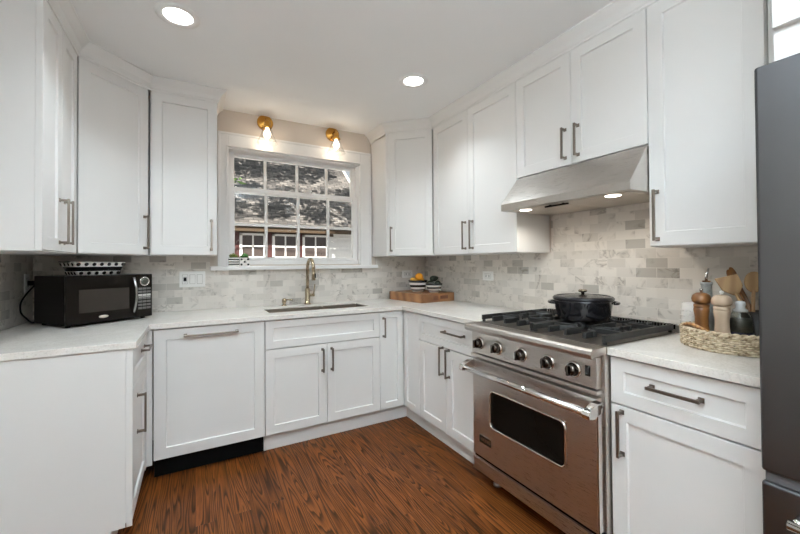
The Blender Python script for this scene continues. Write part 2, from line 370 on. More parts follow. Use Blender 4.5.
def sash(name, y, x0, x1, z0, z1, st, rb, rtp, vx, hz, vw=.022):
    mb = MB()
    mb.box((x0, y, z0), (x0+st, y+.035, z1)); mb.box((x1-st, y, z0), (x1, y+.035, z1)); mb.box((x0+st, y, z0), (x1-st, y+.035, z0+rb)); mb.box((x0+st, y, z1-rtp), (x1-st, y+.035, z1))
    so_ = mb.build(name, TRIM, wn, .003)
    g = MB()
    for x in vx: g.box((x-vw/2, y+.004, z0+rb), (x+vw/2, y+.026, z1-rtp))
    xs = [x0+st]+[c for x in vx for c in (x-vw/2, x+vw/2)]+[x1-st]
    for z in hz:
        for a, b in zip(xs[::2], xs[1::2]): g.box((a, y+.004, z-vw/2), (b, y+.026, z+vw/2))
    g.build('muntins', TRIM, so_, .002)
    MB().box((x0+st-.004, y+.013, z0+rb-.004), (x1-st+.004, y+.017, z1-rtp+.004)).build('glass_pane', GLASS, so_)
    return so_
sash('upper_sash', .088, wx0+.02, wx1-.02, 1.845, 2.172, .045, .03, .032, mxs, [])
lsx = sash('lower_sash', .046, wx0+.02, wx1-.02, 1.2855, 1.885, .045, .028, .036, mxs, [1.585])
MB().box((-1.24, .03, 1.885), (-1.18, .08, 1.893)).cyl((-1.21, .05, 1.893), .014, .01, 16).box((-1.225, .04, 1.899), (-1.17, .052, 1.909)).build('sash_lock', PLASTW, wn)

# ------------------------------------------------------------------ cabinets
def door_bm(x0, x1, z0, z1, y=0., t=.02, rail=.058, rec=.009):
    """shaker front: outer slab with a recessed panel, front face at local y"""
    s = MB(); q = .0035
    def ring(i, yy): return [s.bm.verts.new(p) for p in ((x0+i, yy, z0+i), (x1-i, yy, z0+i), (x1-i, yy, z1-i), (x0+i, yy, z1-i))]
    R = [ring(0, y+t), ring(0, y+.0015), ring(.0015, y), ring(rail, y), ring(rail+q, y+rec)]
    s.face(R[0])
    for A, B in zip(R, R[1:]):
        for k in range(4): s.face((A[k], A[(k+1) % 4], B[(k+1) % 4], B[k]))
    s.face(R[-1]); return s
def pull(parent, x, z, L, vert=True, y=0., name='handle', so_=.032, m=None):
    s = MB(); h = L/2; w_ = .0055
    for sg in (-1, 1):
        c = (x, z+sg*(h-.008)) if vert else (x+sg*(h-.008), z)
        s.box((c[0]-w_, y-so_, c[1]-w_), (c[0]+w_, y, c[1]+w_)); s.box((c[0]-.009, y-.004, c[1]-.009), (c[0]+.009, y, c[1]+.009))
    if vert: s.box((x-w_, y-so_-.006, z-h), (x+w_, y-so_+.003, z+h))
    else: s.box((x-h, y-so_-.006, z-w_), (x+h, y-so_+.003, z+w_))
    return s.build(name, m or NICKEL, parent, .0015)
G = .0016
def front(t, name, x0, x1, z0, z1, hx=None, hz=None, L=.2, vert=True, rail=.058, label=None):
    d = door_bm(x0+G, x1-G, z0+G, z1-G, rail=rail).build(name, CAB, t)
    if hx is not None: pull(d, hx, hz, L, vert)
    if label: d['label'] = label
    return d
BASEH = .886
def base(name, label, loc, rz, wd, depth=.61, toe=True, poly=None):
    t = thing(name, label, 'cabinet', (*loc, 0), rz)
    mb = MB(); mb.box((0, .0205, .118), (wd, depth, BASEH-.001), CAB)
    mb.build('carcass', CAB, t)
    if toe: lab(MB().box((0, .062, 0), (wd, .08, .1175)).build('toe_kick', CAB, t), 'recessed white toe kick board')
    return t
UPH = zk-zb
YB = -.62      # door face line of the back run
# left base cabinet (faces +X)
lb = thing('base_cabinet', 'white left base cabinet under the microwave counter, its plain end panel facing the room', 'cabinet', (-2.321, -1.16, 0), PI/2)
MB().prism([(.0, .0205), (.54, .0205), (.54, .056), (1.148, .056), (1.148, .64), (0, .64)], .118, BASEH-.001, 'z').build('carcass', CAB, lb)
MB().box((-.0025, .025, .10), (0, .64, BASEH-.001)).build('end_panel', CAB, lb, .001)
MB().box((-.0025, .0, .10), (0, .0225, BASEH-.001)).build('end_stile', CAB, lb, .001)
MB().box((0, .075, 0), (1.148, .64, .1175)).build('toe_kick', CAB, lb)
front(lb, 'drawer', .003, .497, .70, .88, .36, .815, .14, False)
front(lb, 'door', .003, .497, .121, .697, .145, .545, .19)
MB().box((.50, 0, .10), (.545, .02, .88)).build('filler_strip', CAB, lb)
lab(MB().box((.5405, -.027, .10), (.56, .006, .88)).build('corner_filler', CAB, lb), 'narrow filler strip beside the dishwasher')
# dishwasher
dw = thing('dishwasher', 'panel fronted dishwasher with a long bar handle and a black toe space', 'dishwasher', (-2.289, YB, 0), 0)
MB().box((.004, .0205, .118), (.611, .60, BASEH-.002)).build('body', CAB, dw)
front(dw, 'door', 0, .615, .121, .88, (-1.986+2.289), .834, .30, False, .062)
lab(MB().box((.002, .05, .006), (.613, .07, .1195)).build('toe_kick', BLACK, dw), 'black recessed toe panel')
# sink base
sb = thing('sink_base_cabinet', 'white sink base cabinet with a false drawer front over two doors', 'cabinet', (-1.672, YB, 0), 0)
cb = MB()
for a, b in (((.002, .0205, .118), (.02, .60, .885)), ((.833, .0205, .118), (.842, .60, .885)), ((.02, .0205, .118), (.833, .60, .136)), ((.02, .59, .136), (.833, .60, .885)), ((.02, .0205, .69), (.833, .04, .885))): cb.box(a, b)
cb.build('carcass', CAB, sb)
lab(MB().box((.0, .062, 0), (.844, .08, .1175)).build('toe_kick', CAB, sb), 'recessed white toe kick board')
front(sb, 'false_drawer_front', 0, .844, .690, .88, rail=.05)
front(sb, 'door', 0, .422, .121, .687, .388, .573, .165, True, label='left door with its handle on the right')
front(sb, 'door', .422, .844, .121, .687, .456, .573, .165, True, label='right door with its handle on the left')
# corner base (L shaped front)
kb = thing('corner_base_cabinet', 'white corner base cabinet with two narrow doors meeting in the inside corner', 'cabinet', (-.618, -.618, 0), 0)
MB().prism([(-.21, .0205), (.0205, .0205), (.0205, -.235), (.60, -.235), (.60, .60), (-.21, .60)], .118, BASEH-.001).build('carcass', CAB, kb)
lab(MB().prism([(-.21, .060), (.060, .060), (.060, -.237), (.078, -.237), (.078, .078), (-.21, .078)], 0, .1175).build('toe_kick', CAB, kb), 'recessed white toe kick board')
d = door_bm(-.21+G, -.003, .121+G, .88-G, 0, rail=.05).build('door', CAB, kb); pull(d, -.178, .76, .155); d['label'] = 'narrow door facing the room with a bar handle'
d = door_bm(-.0+.003, .237-G, .121+G, .88-G, 0, rail=.05).build('door', CAB, kb); at(d, (0, 0, 0), -PI/2); d['label'] = 'narrow door facing the left wall, no handle'
# drawer base (right wall)
db = base('drawer_base_cabinet', 'white base cabinet with a drawer over two doors, left of the range', (-.62, -.857), -PI/2, .673)
front(db, 'drawer', 0, .673, .69, .88, .43, .80, .215, False, .05)
front(db, 'door', 0, .336, .121, .687, .303, .60, .19, label='left door of the pair')
front(db, 'door', .336, .673, .121, .687, .372, .595, .19, label='right door of the pair')
# right base cabinet
rb = base('base_cabinet', 'white base cabinet with one wide drawer over one door, between range and refrigerator', (-.62, -2.302), -PI/2, .47)
front(rb, 'drawer', 0, .468, .697, .88, .230, .80, .165, False, .05)
front(rb, 'door', 0, .468, .121, .694, .045, .59, .178)

# upper cabinets
def upper(name, label, loc, rz, wd, depth, z0=zb, z1=zk):
    t = thing(name, label, 'cabinet', (*loc, z0), rz)
    MB().box((.0005, .0205, 0), (wd-.0005, depth, z1-z0)).build('carcass', CAB, t)
    return t
ul = thing('wall_cabinet', 'white two door wall cabinet on the left wall, its end panel facing the room', 'cabinet', (XU, -1.124, zb), PI/2)
MB().box((.003, .0205, 0), (.512, .35, UPH)).build('carcass', CAB, ul)
MB().box((0, .0235, 0), (.003, .35, UPH)).build('end_panel', CAB, ul, .001)
MB().box((0, 0, 0), (.003, .021, UPH)).build('end_stile', CAB, ul, .001)
front(ul, 'door', .004, .258, .002, UPH-.003, .222, .145, .215, label='near door, handle on its far side')
front(ul, 'door', .258, .512, .002, UPH-.003, .294, .145, .215, label='far door, handle on its near side')
def diag(name, label, sgn, xw):
    """45 degree corner wall cabinet; sgn -1 left corner, +1 right corner"""
    W2 = .6113; D = .313
    if sgn < 0: o, rz = (-2.634, -.6113), PI/4
    else: o, rz = (-.6113, -.313), -PI/4
    t = thing(name, label, 'cabinet', (*o, zb), rz)
    R = Matrix.Rotation(-rz, 3, 'Z')
    if sgn < 0: pl = [(-2.634, -.6107), (-2.3367, -.313), (-2.3367, -.01), (WL+.01, -.01), (WL+.01, -.6107)]
    else: pl = [(-.6113, -.313), (-.313, -.6107), (-.010, -.6107), (-.010, -.010), (-.6113, -.010)]
    lp = []
    for x, y in pl:
        v = R @ Vector((x-o[0], y-o[1], 0)); lp.append((v.x, v.y))
    # shift the diagonal front edge back by the door thickness
    lp[0] = (lp[0][0]+.0215*(1 if True else 0), .0215); lp[1] = (lp[1][0]-.0215, .0215)
    MB().prism(lp, 0, UPH, 'z').build('carcass', CAB, t)
    wd = .4218
    s = MB(); s.box((.0, .0, 0), (.0, .0, 0)) if False else None
    return t, wd
dl, wd = diag('corner_wall_cabinet', 'white angled corner wall cabinet above the microwave', -1, WL)
front(dl, 'door', .006, wd-.006, .002, UPH-.003, wd-.035, .145, .215, rail=.06)
dr, wd = diag('corner_wall_cabinet', 'white angled corner wall cabinet right of the window', 1, 0)
front(dr, 'door', .022, wd-.006, .002, UPH-.003, .05, .145, .215, rail=.06)
MB().prism([(0, 0), (.0215, 0), (.0215, .0213)], 0, UPH).build('stile', CAB, dr)
ub = upper('wall_cabinet', 'white single door wall cabinet left of the window', (-2.336, -.313), 0, .396, .304)
front(ub, 'door', .008, .396, .002, UPH-.003, .358, .14, .215)
ur = upper('wall_cabinet', 'white two door wall cabinet between the right corner and the range hood', (-.313, -.6113), -PI/2, .9237, .304)
front(ur, 'door', .004, .452, .002, UPH-.003, .422, .14, .21, label='left door of the pair')
front(ur, 'door', .452, .9237, .002, UPH-.003, .504, .14, .21, label='right door of the pair')
uh = upper('wall_cabinet', 'short white two door wall cabinet above the range hood', (-.313, -1.536), -PI/2, .766, .304, 1.780)
front(uh, 'door', 0, .384, .004, zk-1.780-.003, .349, .122, .17, label='left door of the pair')
front(uh, 'door', .384, .766, .004, zk-1.780-.003, .426, .122, .17, label='right door of the pair')
ut = upper('wall_cabinet', 'white single door wall cabinet beside the refrigerator, right of the hood', (-.313, -2.3025), -PI/2, .388, .304)
front(ut, 'door', 0, .388, .002, UPH-.003, .034, .137, .222, rail=.06)
uf = thing('wall_cabinet', 'deep white cabinet mounted above the refrigerator', 'cabinet', (-.60, -2.785, 1.79), -PI/2)
MB().box((0, .0205, 0), (.92, .59, ZC-1.79-.01)).build('carcass', CAB, uf)
front(uf, 'door', 0, .46, .148, ZC-1.79-.04, label='left door of the pair')
front(uf, 'door', .46, .92, .148, ZC-1.79-.04, label='right door of the pair')
MB().box((-.092, .31, 0), (-.001, .33, ZC-1.79-.01)).build('filler_strip', CAB, uf)

# ------------------------------------------------------------------ counters, sink
sx0, sx1, sy0, sy1 = -1.622, -.848, -.488, -.19
def cinc(x, y):
    if sx0 < x < sx1 and sy0 < y < sy1: return False
    return (x < -2.307 and y > -1.174) or y > -.640 or (x > -.640 and y > -1.533)
xs = [WL+.0095, -2.307, sx0, sx1, -.640, -.0095]; ys = [-1.533, -1.174, -.640, sy0, sy1, -.0095]
tag(MB().slab(xs, ys, cinc, .8865, .916).build('countertop', QUARTZ, None, .002), 'long white quartz worktop wrapping the left, window and right corner cabinets', 'countertop')
tag(MB().box((-.640, -2.302, .8865), (-.0095, -2.772, .916)).build('countertop', QUARTZ, None, .002), 'short white quartz worktop between the range and the refrigerator', 'countertop')
sk = thing('sink', 'undermount stainless double bowl sink set into the worktop under the window', 'sink', ((sx0+sx1)/2, (sy0+sy1)/2, .700), 0)
def bowl_bm(x0, x1, y0, y1, z0, z1, t=.003):
    s = MB(); i = .018
    def ring(o, z): return [s.bm.verts.new(p) for p in ((x0+o, y0+o, z), (x1-o, y0+o, z), (x1-o, y1-o, z), (x0+o, y1-o, z))]
    R = [ring(-.0006, z1-.0015), ring(-.0006, z1), ring(0, z1), ring(.004, z0+.02), ring(.02, z0), ]
    for A, B in zip(R, R[1:]):
        for k in range(4): s.face((A[k], A[(k+1) % 4], B[(k+1) % 4], B[k]))
    s.face(R[-1])
    O = [ring(-.0006, z1-.003), ring(-.0006, z0-.004)]
    for k in range(4): s.face((O[0][k], O[0][(k+1) % 4], O[1][(k+1) % 4], O[1][k])); s.face((R[0][k], R[0][(k+1) % 4], O[0][(k+1) % 4], O[0][k]))
    s.face(O[1]); return s
hx, hy = (sx1-sx0)/2, (sy1-sy0)/2
for nm, a, b in (('large bowl', -hx, .07), ('small bowl', .088, hx)):
    q = bowl_bm(a+.002, b-.002, -hy+.002, hy-.002, 0, .206).build('bowl', SINKS, sk); q['label'] = nm
    MB().lathe([(0, .0012), (.038, .0012), (.042, .0035), (.044, .0005)], ((a+b)/2, .02, 0)).build('drain', CHROME, q)

# faucet
fc = thing('faucet', 'bronze gooseneck pull down kitchen faucet behind the sink', 'faucet', (-1.242, -.075, .9161), 0)
MB().lathe([(0, 0), (.027, 0), (.027, .006), (.021, .010), (.021, .13), (.017, .135), (0, .135)]).build('body', FAUCETM, fc)
pts = [(0, 0, .13), (0, 0, .30)]
for i in range(1, 15):
    a = PI*i/14; pts.append((.008*(1-math.cos(a)), -.062*(1-math.cos(a)), .30+.080*math.sin(a)))
MB().tube(pts, .0135, 14).build('neck', FAUCETM, fc)
MB().tube([(.016, -.124, .302), (.016, -.125, .26), (.016, -.127, .205)], [.0135, .0155, .0165], 14).build('spray_head', FAUCETM, fc)
MB().box((.024, -.1445, .226), (.032, -.138, .262)).build('spray_button', BLACK, fc, .002)
MB().cyl((0, 0, .075), .0125, .058, 18, axis='x').build('valve_stem', FAUCETM, fc)
MB().tube([(.052, 0, .075), (.056, -.002, .11), (.062, -.004, .168)], [.007, .006, .0045], 10).build('lever_handle', FAUCETM, fc)
sp = thing('soap_dispenser', 'small bronze soap dispenser pump on the worktop left of the faucet', 'dispenser', (-1.438, -.085, .9161), 0)
MB().lathe([(0, 0), (.022, 0), (.022, .004), (.012, .008), (.012, .022), (.018, .028), (.018, .052), (.012, .06), (0, .06)]).build('body', FAUCETM, sp)
MB().tube([(0, 0, .046), (.03, -.025, .05), (.055, -.048, .046)], [.008, .006, .005], 10).build('spout', FAUCETM, sp)

# ------------------------------------------------------------------ range  (local x along -Y, local y into the wall)
RG = thing('range', 'stainless gas range with four burners and five knobs, between the two right base cabinets', 'stove', (-.685, -1.536, 0), -PI/2)
RW = .764
r_ = MB(); r_.box((.002, .036, .10), (RW-.002, .660, .885)); r_.build('body', SSTEEL, RG)
# cooktop with bullnose
r_ = MB(); r_.prism([(-.052, .882), (-.056, .896), (-.052, .909), (-.040, .916), (.045, .918), (.050, .908), (.05, .8852), (-.03, .8852), (-.046, .8775)], 0, RW, 'x'); r_.build('bullnose', SSTEEL, RG, .001)
MB().box((.0, .0505, .8855), (RW, .665, .9145)).build('cooktop', SSTEEL, RG, .002)
lab(MB().box((.012, .055, .9150), (RW-.012, .615, .9175)).build('burner_tray', pm('dark_steel_tray', (.16, .14, .12), .4, .8), RG), 'dark steel burner tray')
MB().prism([(0, .750), (.0, .876), (.034, .876), (.034, .750)], .0, RW-.014, 'x').build('control_panel', SSTEEL, RG, .002)
MB().box((-.004, -.007, .728), (RW-.010, .034, .744)).build('lower_trim', SSTEEL, RG, .003)
def knob(x, z):
    k = lab(MB().lathe([(0, 0), (.035, 0), (.035, .005), (.031, .011), (.026, .011), (.0255, .008), (0, .008)], (x, 0, z), 32, axis='y').build('knob', CHROME, RG), 'chrome control knob')
    MB().lathe([(.0235, .0085), (.0235, .030), (.020, .035), (0, .035)], (x, 0, z), 28, axis='y').build('grip', pmK, k)
    MB().box((x-.0055, -.050, z-.021), (x+.0055, -.034, z+.021)).build('pointer', pmK, k, .002)
pmK = pm('dark_chrome', (.11, .095, .085), .2, 1.)
for y in (1.622, 1.760, 1.925, 2.078, 2.206): knob(y-1.536-.018, .808)
q = MB().box((2.250-1.536-.012, -.003, .795), (2.250-1.536+.010, 0, .838)).build('switch', BLACK, RG, .001); MB().box((.705, -.006, .802), (.721, -.003, .831)).build('rocker', GLOSSB, q, .001)
# oven door with a window
od = MB(); wx_, wxb, wz_, wzb = .152, .600, .375, .560
od.slab([.004, wx_-.01, wxb+.01, RW-.016], [.178, wz_-.01, wzb+.01, .712], lambda x, z: not (wx_-.01 < x < wxb+.01 and wz_-.01 < z < wzb+.01), .0, .036, plane='xz')
D_ = od.build('oven_door', SSTEEL, RG, .003)
def rrect(x0, x1, z0, z1, r, n=6):
    o = []
    for cx_, cz_, a0 in ((x1-r, z0+r, -PI/2), (x1-r, z1-r, 0), (x0+r, z1-r, PI/2), (x0+r, z0+r, PI)):
        for i in range(n+1): a = a0+PI/2*i/n; o.append((cx_+r*math.cos(a), cz_+r*math.sin(a)))
    return o
MB().prism(rrect(wx_-.0095, wxb+.0095, wz_-.0095, wzb+.0095, .012), .003, .03, 'y').build('window_glass', OVENGL, D_)
pts = [(x, -.002, z) for x, z in rrect(wx_-.007, wxb+.007, wz_-.007, wzb+.007, .03)]
MB().tube(pts, .0055, 8, closed=True).build('window_frame', CHROME, D_)
fill = MB(); rin = rrect(wx_-.007, wxb+.007, wz_-.007, wzb+.007, .03); rout = rrect(wx_-.0105, wxb+.0105, wz_-.0105, wzb+.0105, .0005)
A = [fill.bm.verts.new((x, -.0006, z)) for x, z in rin]; B = [fill.bm.verts.new((x, -.0006, z)) for x, z in rout]; A2 = [fill.bm.verts.new((x, .006, z)) for x, z in rin]
for i in range(len(A)): j = (i+1) % len(A); fill.face((A[i], A[j], B[j], B[i])); fill.face((A[i], A[j], A2[j], A2[i]))
fill.build('window_surround', SSTEEL, D_)
bd = MB().box((.062, -.004, .262), (.152, 0, .300)).build('badge', BLACK, D_, .001)
fr = MB()
for a, b in (((.059, -.005, .259), (.155, -.0, .262)), ((.059, -.005, .300), (.155, 0, .303)), ((.059, -.005, .262), (.062, 0, .300)), ((.152, -.005, .262), (.155, 0, .300))): fr.box(a, b)
fr.build('badge_frame', CHROME, D_)
text('badge_lettering', 'VIKING', .024, CHROME, D_, (.107, -.0042, .281), (PI/2, 0, 0))
H_ = MB().tube([(-.006, -.070, .672), (RW+.006, -.070, .672)], .0165, 20).build('handle', CHROME, D_)
for x in (-.012, RW-.022):
    MB().prism([(-.088, .656), (-.090, .672), (-.084, .686), (-.070, .692), (-.03, .706), (-.0005, .708), (-.0005, .668), (-.05, .655), (-.07, .652)], x, x+.034, 'x').build('bracket', CHROME, D_, .003)
MB().box((RW-.0155, .001, .182), (RW-.010, .030, .70)).build('door_edge_trim', CHROME, D_, .001)
MB().box((.001, .002, .088), (RW-.001, .036, .160)).build('kick_panel', SSTEEL, RG, .002)
lab(MB().box((.006, .012, .1602), (RW-.006, .0355, .1775)).build('shadow_gap', BLACK, RG), 'black gap under the oven door')
for x in (.09, RW-.09):
    for y in (.10, .58): lab(MB().lathe([(0, 0), (.024, 0), (.024, .012), (.016, .016), (.016, .099), (0, .099)], (x, y, 0)).build('leg', pm('dull_leg_steel', (.35, .33, .31), .35, 1.), RG), 'chrome levelling leg')
bt = MB(); bt.box((.002, .628, .915), (RW-.002, .660, .952), SSTEEL)
for i in range(52): x = .02+i*(RW-.04)/51; bt.box((x-.0045, .6265, .930), (x+.0045, .6285, .9515), BLACK)
for i in range(52): x = .02+i*(RW-.04)/51; bt.box((x-.0045, .628, .9515), (x+.0045, .655, .9525), BLACK)
bt.build('vent_trim', SSTEEL, RG)
# burners and grates
for bx in (.205, .559):
    for by in (.205, .475):
        MB().lathe([(0, .0178), (.055, .0178), (.055, .022), (.046, .026), (.046, .032), (.036, .034), (.036, .040), (0, .041)], (bx, by, 0)).build('burner', IRON, RG)
for gx0, gx1 in ((.014, .379), (.384, .749)):
    g = MB(); zt_, zm = .957, .945; y0, y1 = .060, .606; cxg = (gx0+gx1)/2
    ym = (y0+y1)/2; gw = gx1-gx0
    for x in (gx0+.007, gx1-.007): g.box((x-.007, y0, .930), (x+.007, y1, zt_))
    for y in (ym, y1-.012): g.box((gx0+.014, y-.006, .930), (gx1-.014, y+.006, .941))
    for x in (gx0+.008, gx1-.008):
        for y in (y0+.012, y1-.012): g.box((x-.007, y-.007, .9178), (x+.007, y+.007, .930))
    for by in (.205, .475):
        ya, yb = (y0, ym-.006) if by < .34 else (ym+.006, y1)
        for fx in (.255, .50, .745):
            x = gx0+gw*fx; gap = .040 if fx == .5 else .062
            for p_, q_ in ((ya, by-gap), (by+gap, yb)): g.box((x-.0075, p_, .930), (x+.0075, q_, zt_))
        for sx_ in (-1, 1):
            e = gx0+.014 if sx_ < 0 else gx1-.014
            g.bar((e, by, zm+.001), (cxg+sx_*.042, by, zm+.001), .012, .022)
            for sy_ in (-1, 1): g.bar((cxg+sx_*.105, by+sy_*.088, zm), (cxg+sx_*.036, by+sy_*.030, zm), .010, .022)
    lab(g.build('grate', IRON, RG, .002), 'black cast iron pan grate')

# ------------------------------------------------------------------ hood
HD = thing('range_hood', 'stainless under cabinet range hood with a sloped front and two lamps', 'hood', (-.456, -1.542, 0), -PI/2)
HWd = .759
h = MB()
prof = [(0, 1.568), (0, 1.607), (.138, 1.776), (.447, 1.776), (.447, 1.568)]
h.prism(prof, 0, HWd, 'x'); h.build('shell', SSTEELH, HD, .002)
pn = MB()
for a, b in (((.03, .03, 1.5655), (.376, .42, 1.5675)), ((.383, .03, 1.5655), (.729, .42, 1.5675))): pn.box(a, b)
lab(pn.build('filter_panel', pm('satin_steel_underside', (.60, .55, .49), .45, .9), HD), 'satin filter panels under the hood')
lab(MB().box((.29, .035, 1.554), (.43, .047, 1.562)).box((.315, .037, 1.561), (.325, .045, 1.566)).box((.395, .037, 1.561), (.405, .045, 1.566)).build('filter_handle', BLACK, HD, .001), 'small black filter handle')
for x in (.125, .64):
    lab(MB().lathe([(0, 0), (.029, 0), (.033, .0015), (.033, .0027), (0, .0027)], (x, .075, 1.5627), 24).build('lamp', HOODL, HD), 'lit round hood lamp')
    ld = bpy.data.lights.new('hood_lamp', 'SPOT'); ld.energy = HOOD_W; ld.spot_size = math.radians(142); ld.spot_blend = .6; ld.color = (1, .9, .76); ld.shadow_soft_size = .025
    lo = bpy.data.objects.new('hood_lamp_light', ld); COL.objects.link(lo); lo.parent = HD; lo.location = (x+.045*(1 if x < .3 else -1), .10, 1.552); lo.rotation_euler = (math.radians(12), 0, 0)

# ------------------------------------------------------------------ refrigerator
FR = thing('refrigerator', 'tall dark stainless bottom freezer refrigerator at the right edge', 'refrigerator', (-.755, -2.79, 0), -PI/2)
FWd = .91
MB().box((.004, .075, .03), (FWd-.004, .735, 1.765)).build('body', pm('fridge_side_grey', (.20, .20, .205), .45, .6), FR, .004)
MB().box((0, 0, .699), (FWd, .07, 1.782)).build('door', DSTEEL, FR, .008, 3)
fd = MB().box((0, 0, .08), (FWd, .07, .672)).build('freezer_drawer', DSTEEL, FR, .008, 3)
lab(MB().box((.006, .012, .6725), (FWd-.006, .07, .6985)).build('gasket', pm('fridge_gasket', (.08, .08, .085), .5), FR), 'dark gap between door and drawer')
hb = MB().tube([(.065, -.055, .612), (FWd-.065, -.055, .612)], .013, 16).build('handle', CHROME, fd)
for x in (.08, FWd-.08): MB().cyl((x, 0, .612), .014, .055, 16, axis='y').build('bracket', CHROME, fd)
vh = MB().tube([(FWd-.05, -.055, .85), (FWd-.05, -.055, 1.6)], .013, 16).build('handle', CHROME, FR)
for z in (.88, 1.57): MB().cyl((FWd-.05, 0, z), .013, .055, 16, axis='y').build('bracket', CHROME, vh)
lab(MB().box((.01, .04, 1.7655), (.09, .13, 1.79)).build('hinge_cover', pm('hinge_grey', (.35, .35, .35), .4), FR, .004), 'grey top hinge cover')
MB().box((.02, .06, .0), (FWd-.02, .70, .0295)).build('base_grille', BLACK, FR)

# ------------------------------------------------------------------ microwave
a = math.atan2(.267, .366); MW_, MD, MH = .453, .352, .272
MWt = thing('microwave', 'black countertop microwave oven standing diagonally in the left corner', 'microwave', (-2.687, -.569, .9162), a)
MB().box((0, .022, .012), (MW_, MD, .012+MH)).build('body', MWBODY, MWt, .004)
dx = .352
D_ = MB().box((0, 0, .013), (dx-.001, .0215, .012+MH)).build('door', MWFRONT, MWt, .004)
lab(MB().box((.058, -.0015, .075), (.315, 0, .205)).build('window', MWGLASS, D_), 'grey tinted window')
MB().tube([(.335+.004*math.sin(PI*i/10)*1.0, -.012-.022*math.sin(PI*i/10), .05+.215*i/10) for i in range(11)], .0075, 12).build('handle', pm('smoked_chrome', (.34, .33, .32), .14, 1.), D_)
bg_ = MB().lathe([(0, -.0), (.0245, 0), (.0245, .003), (0, .003)], (.178, 0, .044), 24, axis='y', sy=.34).build('badge', pm('badge_silver', (.66, .62, .55), .3, .6), D_)
P_ = lab(MB().box((dx, 0, .013), (MW_, .0215, .012+MH)).build('control_panel', MWFRONT, MWt, .003), 'control panel with keypad')
ccx = (dx+MW_)/2+.002
MB().lathe([(.029, 0), (.029, .004), (.0245, .005), (.0225, .004), (.0225, 0)], (ccx, 0, .238), 32, axis='y').build('dial_ring', CHROME, P_)
MB().lathe([(0, .001), (.0225, .001), (.0225, 0), (0, 0)], (ccx, 0, .238), 24, axis='y').build('clock_display', pm('clock_lcd', (.09, .10, .075), .2), P_)
BTN = pm('keypad_grey', (.12, .115, .11), .35); BTL = pm('keypad_light', (.55, .53, .50), .35)
for r in range(7):
    for c in range(3):
        x = ccx-.026+c*.026; z = .192-r*.0205
        MB().box((x-.0115, -.0015, z-.0065), (x+.0115, 0, z+.0065)).build('key', BTL if r in (2,) else BTN, P_)
for r in (0,):
    MB().box((ccx-.036, -.0016, .1375), (ccx+.036, 0, .1405)).build('key_divider', BTL, P_)
for x in (.03, MW_-.03):
    for y in (.05, MD-.05): MB().cyl((x, y, 0), .012, .0125, 12).build('foot', BLACK, MWt)
# its cord: from the back of the microwave to the outlet on the left wall
inv = Matrix.Rotation(-a, 3, 'Z')
def mwl(x, y, z): v = inv @ Vector((x+2.687, y+.569, z-.9162)); return tuple(v)
cp0 = [(-2.925, -.120, 1.152), (-2.945, -.185, 1.105), (-2.963, -.235, 1.045), (-2.965, -.228, .985), (-2.956, -.175, .942), (-2.935, -.185, .922), (-2.905, -.245, .925), (-2.875, -.262, .945)]
cp = []
for i in range(len(cp0)-1):
    P0, P1, P2, P3 = (Vector(cp0[max(0, min(len(cp0)-1, i+k))]) for k in (-1, 0, 1, 2))
    for j in range(6):
        q = j/6; cp.append(tuple(.5*((2*P1)+(P2-P0)*q+(2*P0-5*P1+4*P2-P3)*q*q+(3*P1-P0-3*P2+P3)*q**3)))
MB().tube([mwl(*c) for c in cp], .0042, 8).build('power_cord', BLACK, MWt)
MB().box(mwl(-2.972, -.105, 1.135), mwl(-2.972, -.105, 1.135)).build('plug_seat', BLACK, MWt) if False else None
pl = MB().box((-.0, -.016, -.012), (.048, .016, .016)).build('plug', BLACK, MWt, .003); pl.location = mwl(-2.9685, -.115, 1.150); pl.rotation_euler = (0, 0, -a)

